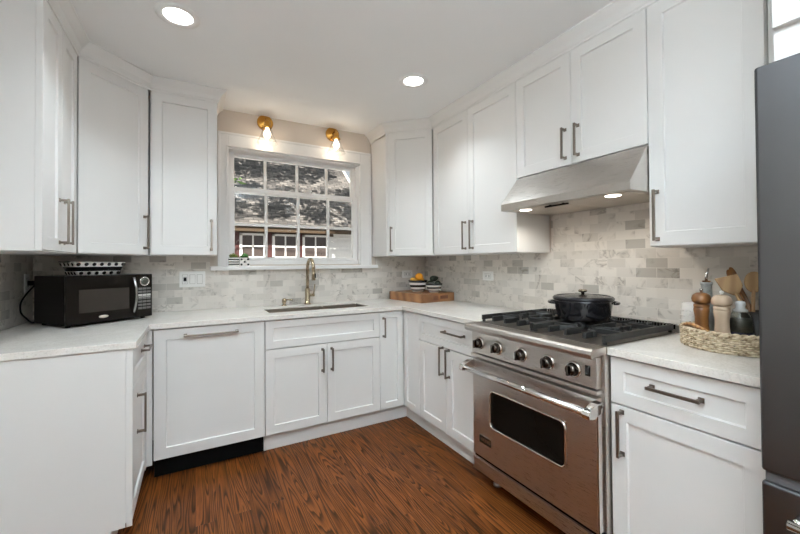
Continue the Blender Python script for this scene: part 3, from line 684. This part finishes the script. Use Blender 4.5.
# dotted loaf dish on the microwave
def loaf():
    t = thing('loaf_dish', 'black and white polka dot rectangular serving dish on top of the microwave', 'dish', (-2.687+math.cos(a)*.205-math.sin(a)*.16, -.569+math.sin(a)*.205+math.cos(a)*.16, .9162+.012+MH+.0005), a)
    l0, w0, l1, w1, H = .112, .066, .141, .090, .079
    s = MB()
    def rect(l, w_, z, r=.03):
        return [s.bm.verts.new((x, y, z)) for x, y in rrect(-l, l, -w_, w_, r, 4)]
    lev = [(0, l0, w0), (.26, l0+(l1-l0)*.26, w0+(w1-w0)*.26), (.36, 0, 0), (.62, 0, 0), (.64, 0, 0), (1, l1, w1)]
    zs = [0, .30, .62, 1.0]; bands = [CERW, CERB, CERW]
    R = [rect(l0+(l1-l0)*z, w0+(w1-w0)*z, H*z) for z in zs]
    s.face(R[0][::-1], CERW)
    for k in range(3):
        A, B = R[k], R[k+1]
        for i in range(len(A)): j = (i+1) % len(A); s.face((A[i], A[j], B[j], B[i]), bands[k], True)
    I = [rect(l1-.006, w1-.006, H), rect(l0-.004, w0-.004, .006)]
    for A, B, m_ in ((R[3], I[0], CERB), (I[0], I[1], CERW)):
        for i in range(len(A)): j = (i+1) % len(A); s.face((A[i], A[j], B[j], B[i]), m_, True)
    s.face(I[1], CERW); dots = s
    def dot(c, u, nrm, r):
        u = Vector(u).normalized(); n_ = Vector(nrm).normalized(); v = n_.cross(u)
        c = Vector(c)+n_*.0006; ctr = dots.bm.verts.new(c+n_*.0008); rg = [dots.bm.verts.new(c+(u*math.cos(q*PI/6)+v*math.sin(q*PI/6))*r) for q in range(12)]
        for i in range(12): dots.face((rg[i], rg[(i+1) % 12], ctr), CERB)
    sl = (w1-w0)/H
    for zf, n_ in ((.81, 7), (.15, 6)):
        l = l0+(l1-l0)*zf-.02; wy = w0+(w1-w0)*zf; lx = l0+(l1-l0)*zf; z = H*zf
        for i in range(n_):
            x = -l+2*l*i/(n_-1)
            for sg in (-1, 1): dot((x, sg*wy, z), (1, 0, 0), (0, sg, -sl), .0108)
        for i in range(4):
            y = -(wy-.022)+2*(wy-.022)*i/3
            for sg in (-1, 1): dot((sg*lx, y, z), (0, 1, 0), (sg, 0, -(l1-l0)/H), .0108)
    s.build('body', CERW, t)
    for sg in (-1, 1):
        lab(MB().prism(rrect(-.014, .014, -.045, .045, .012), H-.004, H+.004, 'z').build('handle', CERB, t, .002), 'black end handle').location = (sg*(l1+.004), 0, 0)
loaf()

# ------------------------------------------------------------------ outlets
def outlet(label, loc, rz, w_, h_, kinds):
    t = thing('outlet_plate', label, 'outlet', loc, rz)
    MB().box((-w_/2, -.006, -h_/2), (w_/2, 0, h_/2)).build('plate', PLASTW, t, .002)
    for x, k in kinds:
        MB().box((x-.0185, -.0064, -.035), (x+.0185, -.0059, .035)).build('gap', GAPG, t); o = MB().box((x-.0165, -.0085, -.033), (x+.0165, -.006, .033)).build('receptacle' if k == 'o' else 'switch', PLASTW, t, .001)
        if k == 'o':
            s = MB()
            for zc in (-.017, .017):
                for dx_ in (-.006, .006): s.box((x+dx_-.0012, -.0091, zc-.005), (x+dx_+.0012, -.0085, zc+.005))
                s.cyl((x, -.0085, zc-.010), .002, .0006, 8, axis='y')
            lab(s.build('slots', BLACK, o), 'dark socket slots')
            if len(kinds) == 3: lab(MB().box((x-.010, -.0095, -.014), (x+.010, -.0085, .014)).build('button', BLACK, o), 'dark centre button')
        elif k == 'h':
            s = MB()
            for dx_ in (-.014, .014):
                for q in (-.005, .005): s.box((x+dx_-.004, -.0091, q-.001), (x+dx_+.004, -.0085, q+.001))
            lab(s.build('slots', BLACK, o), 'dark socket slots')
    return t
outlet('white three gang wall plate with one socket and two switches, right of the microwave', (-2.094, -TH, 1.149), 0, .170, .118, [(-.048, 'o'), (0, 's'), (.048, 's')])
def hout(label, loc, rz):
    t = thing('outlet_plate', label, 'outlet', loc, rz)
    MB().box((-.060, -.006, -.037), (.060, 0, .037)).build('plate', PLASTW, t, .002)
    MB().box((-.036, -.0064, -.0185), (.036, -.0059, .0185)).build('gap', GAPG, t)
    o = MB().box((-.034, -.0085, -.0165), (.034, -.006, .0165)).build('receptacle', PLASTW, t, .001)
    s = MB()
    for xc in (-.017, .017):
        for q in (-.006, .006): s.box((xc-.006, -.0091, q-.002), (xc+.006, -.0085, q+.002))
        s.cyl((xc+.010, -.0085, 0), .002, .0006, 8, axis='y')
    lab(s.build('slots', BLACK, o), 'dark socket slots')
hout('white sideways wall outlet on the window wall behind the fruit bowls', (-.222, -TH, 1.149), 0)
hout('white sideways wall outlet on the right wall between fruit bowls and range', (-TH, -.940, 1.150), -PI/2)
outlet('white wall outlet with the microwave plug in it, on the left wall', (WL+TH, -.115, 1.150), PI/2, .072, .116, [(0, 'o')])

# ------------------------------------------------------------------ cutting board, bowls, fruit
CB = thing('cutting_board', 'thick wooden butcher block board in the right corner, carrying two striped bowls', 'cutting board', (-.241, -.292, .9161), .105)
MB().box((-.188, -.248, 0), (.188, .248, .0755)).build('block', WOODB, CB, .004)
lab(MB().box((-.06, -.2495, .018), (-.005, -.2482, .056)).build('end_grain_patch', wood('dark_end_grain', (.20, .07, .03), (.06, .02, .01)), CB), 'dark end grain patch')
lab(MB().box((.02, -.2495, .026), (.11, -.2482, .054)).build('scorch_mark', wood('burnt_mark', (.16, .05, .025), (.05, .015, .01)), CB), 'dark reddish burnt mark')
def sbowl(label, loc, r, hgt):
    t = thing('bowl', label, 'bowl', loc)
    prof = [(0, 0), (r*.52, 0), (r*.56, .004)]; n = 10; mats = [CERW, CERW]
    for i in range(1, n+1):
        q = i/n; prof.append((r*(.56+.44*q**.6), .004+(hgt-.004)*q)); mats.append(CERB if i in (2, 5, 6, 9, 10) else CERW)
    prof += [(r-.006, hgt), (r*.85, hgt*.55), (r*.5, .010), (0, .008)]; mats += [CERB, CERB, CERB, CERB]
    MB().lathe(prof, (0, 0, 0), 40, mats=mats).build('body', CERW, t); return t
zbt = .9161+.0757
bA = (-.268, -.285); bB = (-.192, -.436)
sbowl('larger black and white striped bowl holding oranges', (*bA, zbt), .090, .108)
sbowl('smaller black and white striped bowl holding avocados', (*bB, zbt), .077, .082)
def peel(name, c): return pm(name, c, .4, var=.08, scale=8, bmp=.5, bscale=90)
ORA, ORB = peel('orange_peel', (.85, .33, .02)), peel('yellow_orange_peel', (.80, .42, .06))
def fruit(name, label, loc, r, m_, cat, lem=False):
    t = thing(name, label, cat, loc)
    MB().lathe([(r*math.sin(PI*i/14)*(1 if not lem else .92), -r*math.cos(PI*i/14)*(1 if not lem else 1.12)) for i in range(15)], (0, 0, 0), 24).build('flesh', m_, t)
    MB().lathe([(0, r*(1.0 if not lem else 1.12)+.002), (.003, r*(1. if not lem else 1.12)+.001), (.0035, r*(.98 if not lem else 1.09))], (0, 0, 0), 8).build('stem', pm('fruit_stem', (.12, .14, .04), .7), t)
    return t
fruit('orange', 'bright orange fruit, topmost in the larger striped bowl', (bA[0]+.010, bA[1]-.005, zbt+.136), .038, ORA, 'orange')
o_ = fruit('orange', 'yellowish orange fruit at the left rim of the larger striped bowl', (bA[0]-.042, bA[1]+.018, zbt+.102), .031, ORB, 'orange')
o_ = fruit('orange', 'yellowish orange fruit at the right rim of the larger striped bowl', (bA[0]+.043, bA[1]+.016, zbt+.104), .032, ORB, 'orange')
AVO = pm('avocado_skin', (.012, .018, .008), .6, var=.3, scale=40, bmp=.6, bscale=120)
def avocado(label, loc, rot):
    t = thing('avocado', label, 'avocado', loc); t.rotation_euler = rot
    pr = [(0, -.036), (.014, -.034), (.024, -.024), (.028, -.008), (.026, .008), (.019, .024), (.012, .036), (.006, .041), (0, .042)]
    MB().lathe(pr, (0, 0, 0), 20).build('skin', AVO, t)
    MB().cyl((0, 0, .041), .003, .004, 8).build('stem', pm('avocado_stem', (.14, .09, .04), .7), t)
avocado('dark avocado resting on top of the other two in the small striped bowl', (bB[0]+.002, bB[1]+.006, zbt+.124), (1.35, 0, .9))
avocado('dark avocado at the left of the small striped bowl', (bB[0]-.034, bB[1]+.010, zbt+.080), (1.5, 0, .4))
avocado('dark avocado at the right of the small striped bowl', (bB[0]+.031, bB[1]-.016, zbt+.079), (1.5, 0, 2.3))

# ------------------------------------------------------------------ planters on the sill
def planter(label, x, striped, col):
    t = thing('planter', label, 'plant', (x, -.012, 1.2442))
    s = MB(); hw, H = .038, .066
    if striped:
        n = 7; zz = [H*i/n for i in range(n+1)]
        for i in range(n): s.box((-hw, -hw+.002, zz[i]), (hw, hw-.002, zz[i+1]), CERB if i % 2 else CERW)
    else: s.box((-hw, -hw+.002, 0), (hw, hw-.002, H), CERW)
    if not striped:
        d = s
        for i in range(3):
            for j in range(3):
                if (i+j) % 2: continue
                for rz_ in range(4):
                    c = Vector((-.024+.024*i, -hw+.0012, .012+.021*j)); R_ = Matrix.Rotation(rz_*PI/2, 3, 'Z')
                    if rz_ % 2: c.x *= .95
                    vs_ = [d.bm.verts.new(R_ @ (c+Vector((math.cos(q*PI/6)*.0085, .0 if rz_ % 2 == 0 else -.002, math.sin(q*PI/6)*.0085)))) for q in range(12)]
                    d.face(vs_, CERB)
    p_ = s.build('pot', CERW, t)
    lab(MB().box((-hw+.004, -hw+.006, H), (hw-.004, hw-.006, H+.002)).build('soil', pm('potting_soil', (.05, .035, .022), .9), t), 'dark soil')
    L = MB(); rnd = random.Random(3 if striped else 5)
    for k in range(70):
        th = rnd.uniform(0, 2*PI); ph = rnd.uniform(.1, 1.5); d_ = Vector((math.cos(th)*math.sin(ph)*1.25, math.sin(th)*math.sin(ph), math.cos(ph)*1.15))
        ln = rnd.uniform(.022, .033); b0 = Vector((0, 0, H+.001)); p1 = b0+d_*ln*.5; p2 = b0+d_*ln
        L.tube([b0+d_*.004, p1, p2], [.003, .0062, .0012], 6)
    L.build('succulent', leafmat('succulent_green' if not striped else 'succulent_olive', *col), t, smooth_all=True)
planter('little black and white striped pot with an olive green succulent on the window sill', -1.812, True, ((.10, .14, .02), (.22, .26, .04)))
planter('little white pot with black dots and a bright green succulent on the window sill', -1.733, False, ((.02, .12, .01), (.06, .26, .025)))

# ------------------------------------------------------------------ dutch oven
PT = thing('dutch_oven', 'black enamelled lidded pot with two side handles on the range', 'pot', (-.292, -1.962, .9578), 0)
MB().lathe([(0, 0), (.110, 0), (.122, .006), (.130, .03), (.141, .096), (.143, .102), (.137, .102), (.126, .03), (.118, .008), (0, .006)], n=48).build('pot_body', ENAMEL, PT)
LD = MB().lathe([(.141, .1025), (.147, .105), (.147, .114), (.140, .121), (.130, .124), (.126, .119), (.10, .122), (.05, .129), (0, .131)], n=48).build('lid', pm('black_enamel_lid', (.014, .013, .015), .22, spec=.3), PT)
MB().lathe([(0, .130), (.008, .130), (.008, .139), (.020, .143), (.022, .150), (.018, .155), (0, .156)], n=24).build('lid_knob', pm('aged_brass_knob', (.30, .25, .18), .25, 1.), LD)
ha = math.radians(-32)
for sg in (-1, 1):
    pts = []
    for i in range(9):
        q = -PI/2+PI*i/8; pts.append((sg*(.136+.030*math.cos(q)), .050*math.sin(q), .088))
    o_ = MB().tube(pts, .0075, 10).build('side_handle', ENAMEL, PT); o_.rotation_euler = (0, 0, ha-PI/12)

# ------------------------------------------------------------------ basket and what it holds
BX, BY, BR, BH = -.215, -2.562, .172, .066
zc_ = .9161
bk = thing('basket', 'round woven seagrass tray basket on the worktop beside the refrigerator', 'basket', (BX, BY, zc_))
MB().lathe([(0, 0), (BR-.006, 0), (BR-.006, .006), (0, .006)], n=48).build('base', WICK, bk)
wv = MB(); rnd = random.Random(2)
for L_ in range(8):
    z = .006+L_*.0078; N = 144
    pts = []
    for i in range(N):
        q = 2*PI*i/N; s_ = 1 if (L_ % 2) else -1
        rr = BR-.004+.0042*s_*math.sin(q*26)+rnd.uniform(-.0008, .0008)
        pts.append((rr*math.cos(q), rr*math.sin(q), z+rnd.uniform(-.0012, .0012)))
    wv.tube(pts, .0043, 6, closed=True)
for i in range(52):
    q = 2*PI*i/52; wv.tube([((BR-.004)*math.cos(q), (BR-.004)*math.sin(q), .004), ((BR-.003)*math.cos(q), (BR-.003)*math.sin(q), .066)], .003, 5)
wv.build('woven_wall', WICK, bk)
rm = MB()
for ph in (0, PI):
    rm.tube([((BR-.003+.004*math.cos(q*24+ph))*math.cos(q), (BR-.003+.004*math.cos(q*24+ph))*math.sin(q), .070+.004*math.sin(q*24+ph)) for q in [2*PI*i/240 for i in range(240)]], .0055, 6, closed=True)
rm.build('braided_rim', WICK, bk)
hl = MB(); hp = []
for i in range(13):
    q = math.radians(122)+math.radians(50)*i/12; hp.append(((BR-.006)*math.cos(q), (BR-.006)*math.sin(q), .072+.020*math.sin(PI*i/12)))
lab(hl.tube(hp, .0065, 8).build('handle', wood('basket_handle_tan', (.45, .24, .09), (.28, .13, .05)), bk), 'tan loop handle')
zi = zc_+.0063
def mill(label, x, y, m_, hgt, knobm):
    t = thing('pepper_mill', label, 'pepper mill', (x, y, zi)); s = hgt/.228
    MB().lathe([(0, 0), (.029, 0), (.030, .012*s), (.026, .05*s), (.0225, .085*s), (.0225, .11*s), (.0265, .137*s), (.0265, .146*s), (.024, .148*s), (.0265, .151*s), (.0265, .162*s), (0, .163*s)], n=28).build('body', m_, t)
    MB().lathe([(0, .1635*s), (.022, .1635*s), (.031, .172*s), (.033, .185*s), (.029, .199*s), (.018, .208*s), (0, .211*s)], n=28).build('head', m_, t)
    MB().lathe([(0, .210*s), (.005, .210*s), (.0045, .215*s), (.007, .219*s), (.006, .225*s), (0, .227*s)], n=14).build('top_nut', knobm, t)
mill('dark brown wooden pepper mill in the woven basket', -.272, -2.474, WOODD, .226, CHROME)
mill('pale wooden pepper mill in the woven basket, in front of the spatula', -.285, -2.545, WOODL, .222, PLASTW)
ob = thing('oil_bottle', 'grey ceramic oil bottle with a metal pour spout behind the dark pepper mill', 'bottle', (-.155, -2.447, zi))
MB().lathe([(0, 0), (.026, 0), (.028, .004), (.028, .13), (.026, .15), (.0195, .175), (.019, .232), (.022, .236), (.022, .245), (0, .245)], n=24).build('body', pm('speckled_grey_stoneware', (.42, .43, .41), .4, var=.25, scale=60), ob)
MB().lathe([(0, .2455), (.015, .2455), (.015, .252), (0, .253)], n=16).build('stopper', WOODD, ob)
MB().tube([(0, 0, .25), (0, 0, .275), (.004, -.006, .305)], [.0055, .0055, .0035], 10).build('pour_spout', CHROME, ob)
jr = thing('spice_jar', 'glass jar with dark contents and a clear rounded lid in the basket', 'jar', (-.222, -2.580, zi))
MB().lathe([(0, 0), (.036, 0), (.038, .004), (.038, .100), (.034, .120), (.025, .134), (.022, .138), (.021, .138), (.024, .133), (.033, .119), (.036, .100), (.036, .004), (0, .003)], n=28).build('glass_body', JARG, jr)
lab(MB().lathe([(0, .0035), (.0355, .0035), (.0355, .100), (.033, .112), (0, .113)], n=28).build('contents', pm('dark_spice', (.085, .08, .062), .6, var=.3, scale=80), jr), 'olive dark contents')
lab(MB().lathe([(.0382, .006), (.0386, .007), (.0386, .060), (.0382, .061)], n=28).build('label_band', pm('navy_label', (.012, .011, .032), .4), jr), 'dark navy label')
lab(MB().lathe([(0, .1382), (.023, .1382), (.023, .146), (.017, .150), (.014, .156), (.017, .168), (.014, .178), (0, .181)], n=24).build('stopper', pm('frosted_stopper', (.66, .66, .66), .12), jr), 'clear whitish stopper')
# utensil crock with wooden tools
ck = thing('utensil_crock', 'dark utensil crock at the back of the woven basket', 'crock', (-.122, -2.600, zi))
MB().lathe([(0, 0), (.048, 0), (.050, .006), (.050, .135), (.046, .135), (.046, .008), (0, .007)], n=28).build('body', pm('dark_stoneware', (.035, .028, .024), .45), ck)
def tool(name, label, base, tip, bw, bl, shape, m_=WOODS):
    t = thing(name, label, 'utensil', base)
    a_, b_ = Vector((0, 0, 0)), Vector(tip)-Vector(base); d_ = (b_-a_).normalized()
    hs = b_-d_*bl
    MB().tube([a_, a_+(hs-a_)*.5, hs+d_*.01], [.0055, .006, .0065], 8).build('handle', m_, t)
    # blade lies in the plane facing the room
    nrm = Vector((-.75, -.62, 0)); nrm = (nrm-d_*nrm.dot(d_)).normalized(); sd_ = d_.cross(nrm).normalized()
    if shape == 'spatula': ol = [(-.009, 0), (-bw*.5, bl*.35), (-bw*.55, bl), (bw*.55, bl*.93), (bw*.5, bl*.35), (.009, 0)]
    else: ol = [(bw*.5*math.cos(q), bl*.5+bl*.5*math.sin(q)) for q in [2*PI*i/20 for i in range(20)]]
    s = MB(); F = [s.bm.verts.new(hs+sd_*x+d_*y+nrm*.003) for x, y in ol]; K = [s.bm.verts.new(hs+sd_*x+d_*y-nrm*.003) for x, y in ol]; s.face(F); s.face(K[::-1])
    for i in range(len(ol)): j = (i+1) % len(ol); s.face((F[i], F[j], K[j], K[i]))
    s.build('blade' if shape == 'spatula' else 'spoon_head', m_, t, .0015)
kb_ = (-.122, -2.600, zi+.0085)
tool('wooden_spatula', 'flat wooden spatula leaning left out of the utensil crock', (-.142, -2.630, kb_[2]), (-.135, -2.505, 1.196), .072, .085, 'spatula')
tool('wooden_spoon', 'narrow dark wooden spoon standing upright behind the spatula', (-.122, -2.630, kb_[2]), (-.112, -2.505, 1.222), .026, .07, 'spoon', WOODD)
tool('wooden_spoon', 'wide round wooden spoon half hidden by the refrigerator', (-.128, -2.585, kb_[2]), (-.108, -2.588, 1.215), .062, .085, 'spoon')
tool('wooden_spoon', 'thin wooden spoon between the spatula and the round spoon', (-.104, -2.628, kb_[2]), (-.092, -2.506, 1.232), .022, .06, 'spoon', WOODD)
sc_ = thing('salt_cellar', 'small white textured ceramic pot behind the basket, beside the range', 'pot', (-.072, -2.350, zc_))
s = MB(); s.lathe([(0, 0), (.036, 0), (.038, .004), (.034, .10), (.030, .150), (.026, .150), (.030, .01), (0, .008)], n=28); s.build('body', CERW, sc_)
s = MB()
for k in range(70):
    q = 2*PI*(k % 14)/14+(k//14 % 2)*.22; z = .02+.024*(k//14); r = .0375-.004*z/.10
    s.lathe([(0, -.005), (.004, -.002), (.0045, .001), (0, .004)], (r*math.cos(q), r*math.sin(q), z), 8)
s.build('hobnails', CERW, sc_)

# ------------------------------------------------------------------ recessed ceiling lights
def can(label, x, y, watts, spread):
    t = thing('recessed_light', label, 'ceiling light', (x, y, ZC))
    MB().lathe([(.063, -.001), (.066, -.0055), (.096, -.004), (.0985, -.0004)], n=40).build('trim_ring', TRIM, t)
    lab(MB().lathe([(0, -.0022), (.0635, -.0022), (.0635, -.0006), (0, -.0006)], n=40).build('lens', LIGHTM, t), 'glowing lens')
    ld = bpy.data.lights.new('can', 'AREA'); ld.shape = 'DISK'; ld.size = .12; ld.energy = watts; ld.color = (.83, .94, 1); ld.spread = math.radians(spread)
    lo = bpy.data.objects.new('recessed_lamp', ld); COL.objects.link(lo); lo.parent = t; lo.location = (0, 0, -.009)
    return t
can('lit recessed ceiling light above the left worktop', -2.150, -1.10, LAMP_W, 118)
can('lit recessed ceiling light above the right of the sink run', -.800, -1.10, LAMP_W, 118)
for x, y in ((-1.55, -2.9), (-2.3, -4.5), (-.8, -4.5)):  # added lights, never in view, to raise the room's brightness
    can('added recessed fill light in the ceiling behind the camera', x, y, FILL_REAR, 165)['group'] = 'added ceiling fill lights behind the camera'

for x in (-2.35, -1.85):  # added bowls, out of view, that fill the room off the ceiling
    t = thing('added_uplight', 'added white fill pendant hanging behind the camera', 'pendant light', (x, -3.6, 1.95), 0, 'added fill bowls behind the camera')
    MB().lathe([(0, 0), (.06, .004), (.14, .035), (.19, .09), (.20, .13), (.194, .13), (.184, .092), (.136, .041), (.058, .010), (0, .006)], n=36).build('bowl', PLASTW, t)
    MB().tube([(0, 0, .02), (0, 0, ZC-1.95-.02)], .005, 8).build('rod', CHROME, t)
    MB().lathe([(0, ZC-1.95-.025), (.055, ZC-1.95-.022), (.06, ZC-1.95-.001), (0, ZC-1.95-.001)], n=24).build('canopy', TRIM, t)
    ld = bpy.data.lights.new('uplight', 'AREA'); ld.shape = 'DISK'; ld.size = .3; ld.energy = FILL_UP_W; ld.color = (.76, .90, 1)
    lo = bpy.data.objects.new('added_uplight_lamp', ld); COL.objects.link(lo); lo.parent = t; lo.location = (0, 0, .10); lo.rotation_euler = (PI, 0, 0)

# ------------------------------------------------------------------ sconces
def sconce(label, x):
    t = thing('wall_sconce', label, 'wall light', (x, 0, 2.4255))
    MB().lathe([(0, .001), (.063, .001), (.063, .010), (.055, .016), (.024, .019), (.017, .024), (0, .024)], n=36, axis='y').build('back_plate', BRASS, t)
    MB().tube([(0, -.02, .0), (0, -.07, .006), (0, -.10, -.004), (0, -.105, -.028)], [.010, .009, .009, .010], 12).build('arm', BRASS, t)
    MB().lathe([(0, -.022), (.018, -.018), (.026, -.026), (.026, -.058), (.036, -.064), (.036, -.074), (0, -.074)], (0, -.105, 0), 28).build('socket', BRASS, t)
    k = MB().lathe([(.009, .016), (.009, .022), (0, .022)], (0, -.07, 0), 12, axis='z').build('set_screw', BRASS, t)
    sh = MB().lathe([(.0315, -.074), (.036, -.088), (.050, -.130), (.068, -.172), (.080, -.196), (.0785, -.196), (.0665, -.172), (.0485, -.130), (.0345, -.088), (.030, -.074)], (0, -.105, 0), 36).build('glass_shade', SHADEG, t)
    MB().lathe([(.013, -.0745), (.014, -.088), (.026, -.110), (.029, -.126), (.025, -.142), (.013, -.152), (0, -.155)], (0, -.105, 0), 24).build('bulb', BULBM, t)
    ld = bpy.data.lights.new('sconce', 'POINT'); ld.energy = SCONCE_W; ld.color = (1, .82, .6); ld.shadow_soft_size = .03
    lo = bpy.data.objects.new('sconce_lamp', ld); COL.objects.link(lo); lo.parent = t; lo.location = (0, -.125, -.175)
sconce('left of the two brass wall sconces with clear bell shades above the window', -1.5708)
sconce('right of the two brass wall sconces with clear bell shades above the window', -.992)

# ------------------------------------------------------------------ outside: neighbour house, lawn, trees
struct(MB().box((-25, .2, -.75), (25, 45, -.7)).build('ground', pm('gravel_yard', (.22, .21, .19), .9, var=.2)))
NH = thing('house', 'neighbouring house with grey shingle roof and white siding seen through the window', 'house', (0, 8, -.7))
sdg = pm('white_siding', (.82, .82, .81), .7); brn = pm('brown_soffit', (.055, .033, .015), .8); shut = pm('oxblood_shutter', (.06, .014, .012), .6); dkin = pm('dark_interior', (.045, .035, .03), .8)
s = MB(); s.box((-8, 0, 0), (2.9, .2, 3.05)); s.build('siding_wall', sdg, NH)
s = MB()
for k in range(22): s.prism([(-.002, .05+k*.135), (-.022, .05+k*.135), (-.004, .184+k*.135), (-.002, .184+k*.135)], -8, 2.9, 'x')
s.build('clapboards', sdg, NH)
lab(MB().box((-8, -.40, 2.93), (3.0, -.025, 2.97)).box((-8, -.42, 2.86), (3.0, -.40, 3.02)).build('eave', brn, NH), 'brown wooden eave')
lab(MB().box((-8, -.03, 2.80), (1.75, -.0225, 2.93)).build('frieze_board', brn, NH), 'brown frieze board')
pit_ = math.radians(40)
rf = MB().box((-9, 0, 0), (3.02+.0, 6.4, .06)).build('roof', SHING, NH); rf.location = (0, -.46, 2.98); rf.rotation_euler = (pit_, 0, 0)
lab(MB().box((3.02, 0, -.06), (3.10, 6.4, .09)).build('rake_board', TRIM, rf), 'white rake board')
for X0, X1 in ((-2.05, -1.35), (-.985, -.285), (-.108, .640), (.768, 1.575)):
    f = MB(); z0, z1 = 2.10, 2.835
    f.box((X0, -.06, z0), (X0+.07, 0, z1)); f.box((X1-.07, -.06, z0), (X1, 0, z1)); f.box((X0, -.06, z1-.06), (X1, 0, z1)); f.box((X0, -.06, z0), (X1, 0, z0+.07))
    xm, zm = (X0+X1)/2, (z0+z1)/2; f.box((xm-.02, -.05, z0), (xm+.02, -.02, z1)); f.box((X0, -.05, zm-.02), (X1, -.02, zm+.02))
    W_ = f.build('window', TRIM, NH)
    MB().box((X0+.06, -.030, z0+.06), (X1-.06, -.0225, z1-.05)).build('pane', pm('dark_house_glass', (.07, .055, .05), .08), W_)
    lab(MB().box((X0-.135, -.055, 2.0), (X0-.01, -.0225, 2.86)).build('shutter', shut, NH), 'dark red shutter')
# the trees that dapple the roof, and a leafy branch at the left of the window
LEAF = leafmat('sunlit_leaf', (.10, .26, .03), (.25, .48, .07)); BARK = pm('bark', (.10, .07, .045), .9, var=.3, scale=20)
def tree(label, loc, trunk_h, blobs, n, lsz, seed, leaf=LEAF):
    t = thing('tree', label, 'tree', loc); rnd = random.Random(seed)
    tk = MB(); tk.tube([(0, 0, 0), (.05, .03, trunk_h*.5), (0, 0, trunk_h)], [.16, .12, .08], 10)
    for c, r in blobs: tk.tube([(0, 0, trunk_h*.8), (Vector((0, 0, trunk_h))+Vector(c))/2, c], [.05, .022, .008], 6)
    tk.build('trunk', BARK, t)
    L = MB(); tot = sum(r**2 for c, r in blobs)
    for c, r in blobs:
        for k in range(int(n*r*r/tot)):
            d_ = Vector((rnd.gauss(0, 1), rnd.gauss(0, 1), rnd.gauss(0, 1))).normalized()*r*rnd.random()**.45
            p_ = Vector(c)+d_; u_ = Vector((rnd.gauss(0, 1), rnd.gauss(0, 1), rnd.gauss(0, .5))).normalized(); v_ = u_.cross(Vector((rnd.gauss(0, .5), rnd.gauss(0, .5), 1))).normalized()
            z = lsz*rnd.uniform(.7, 1.3); nn = u_.cross(v_)
            a1, b1, c1, d1 = p_-u_*z, p_+v_*z*.45+nn*z*.12, p_+u_*z, p_-v_*z*.45+nn*z*.12
            L.face([L.bm.verts.new(q) for q in (a1, b1, c1, d1)])
    L.build('foliage', leaf, t)
tree('tall leafy tree beside the kitchen, its shade dappling the neighbouring roof', (-4.6, 5.2, -.7), 5.4, [((2.6, 1.6, 8.6), .85), ((3.6, 1.5, 8.7), .9), ((4.6, 1.6, 8.6), .85), ((5.6, 2.0, 8.6), .6), ((1.6, 1.2, 8.6), .7), ((2.5, -.6, 8.6), .65), ((3.7, -.9, 8.7), .75), ((4.9, -.8, 8.6), .7), ((5.9, -.4, 8.6), .6), ((1.6, -1.9, 8.6), .6), ((2.8, -2.1, 8.6), .6), ((4.1, -2.2, 8.6), .6), ((5.3, -2.1, 8.6), .6), ((4.5, -3.5, 8.5), .55)], 5600, .10, 4)
tree('small leafy shrub tree just outside the window at its left', (-2.05, 1.35, -.7), 2.0, [((.36, -.10, 2.90), .085), ((.16, -.05, 2.86), .14), ((-.2, 0, 2.9), .38), ((-.1, .25, 3.2), .3)], 240, .05, 9)
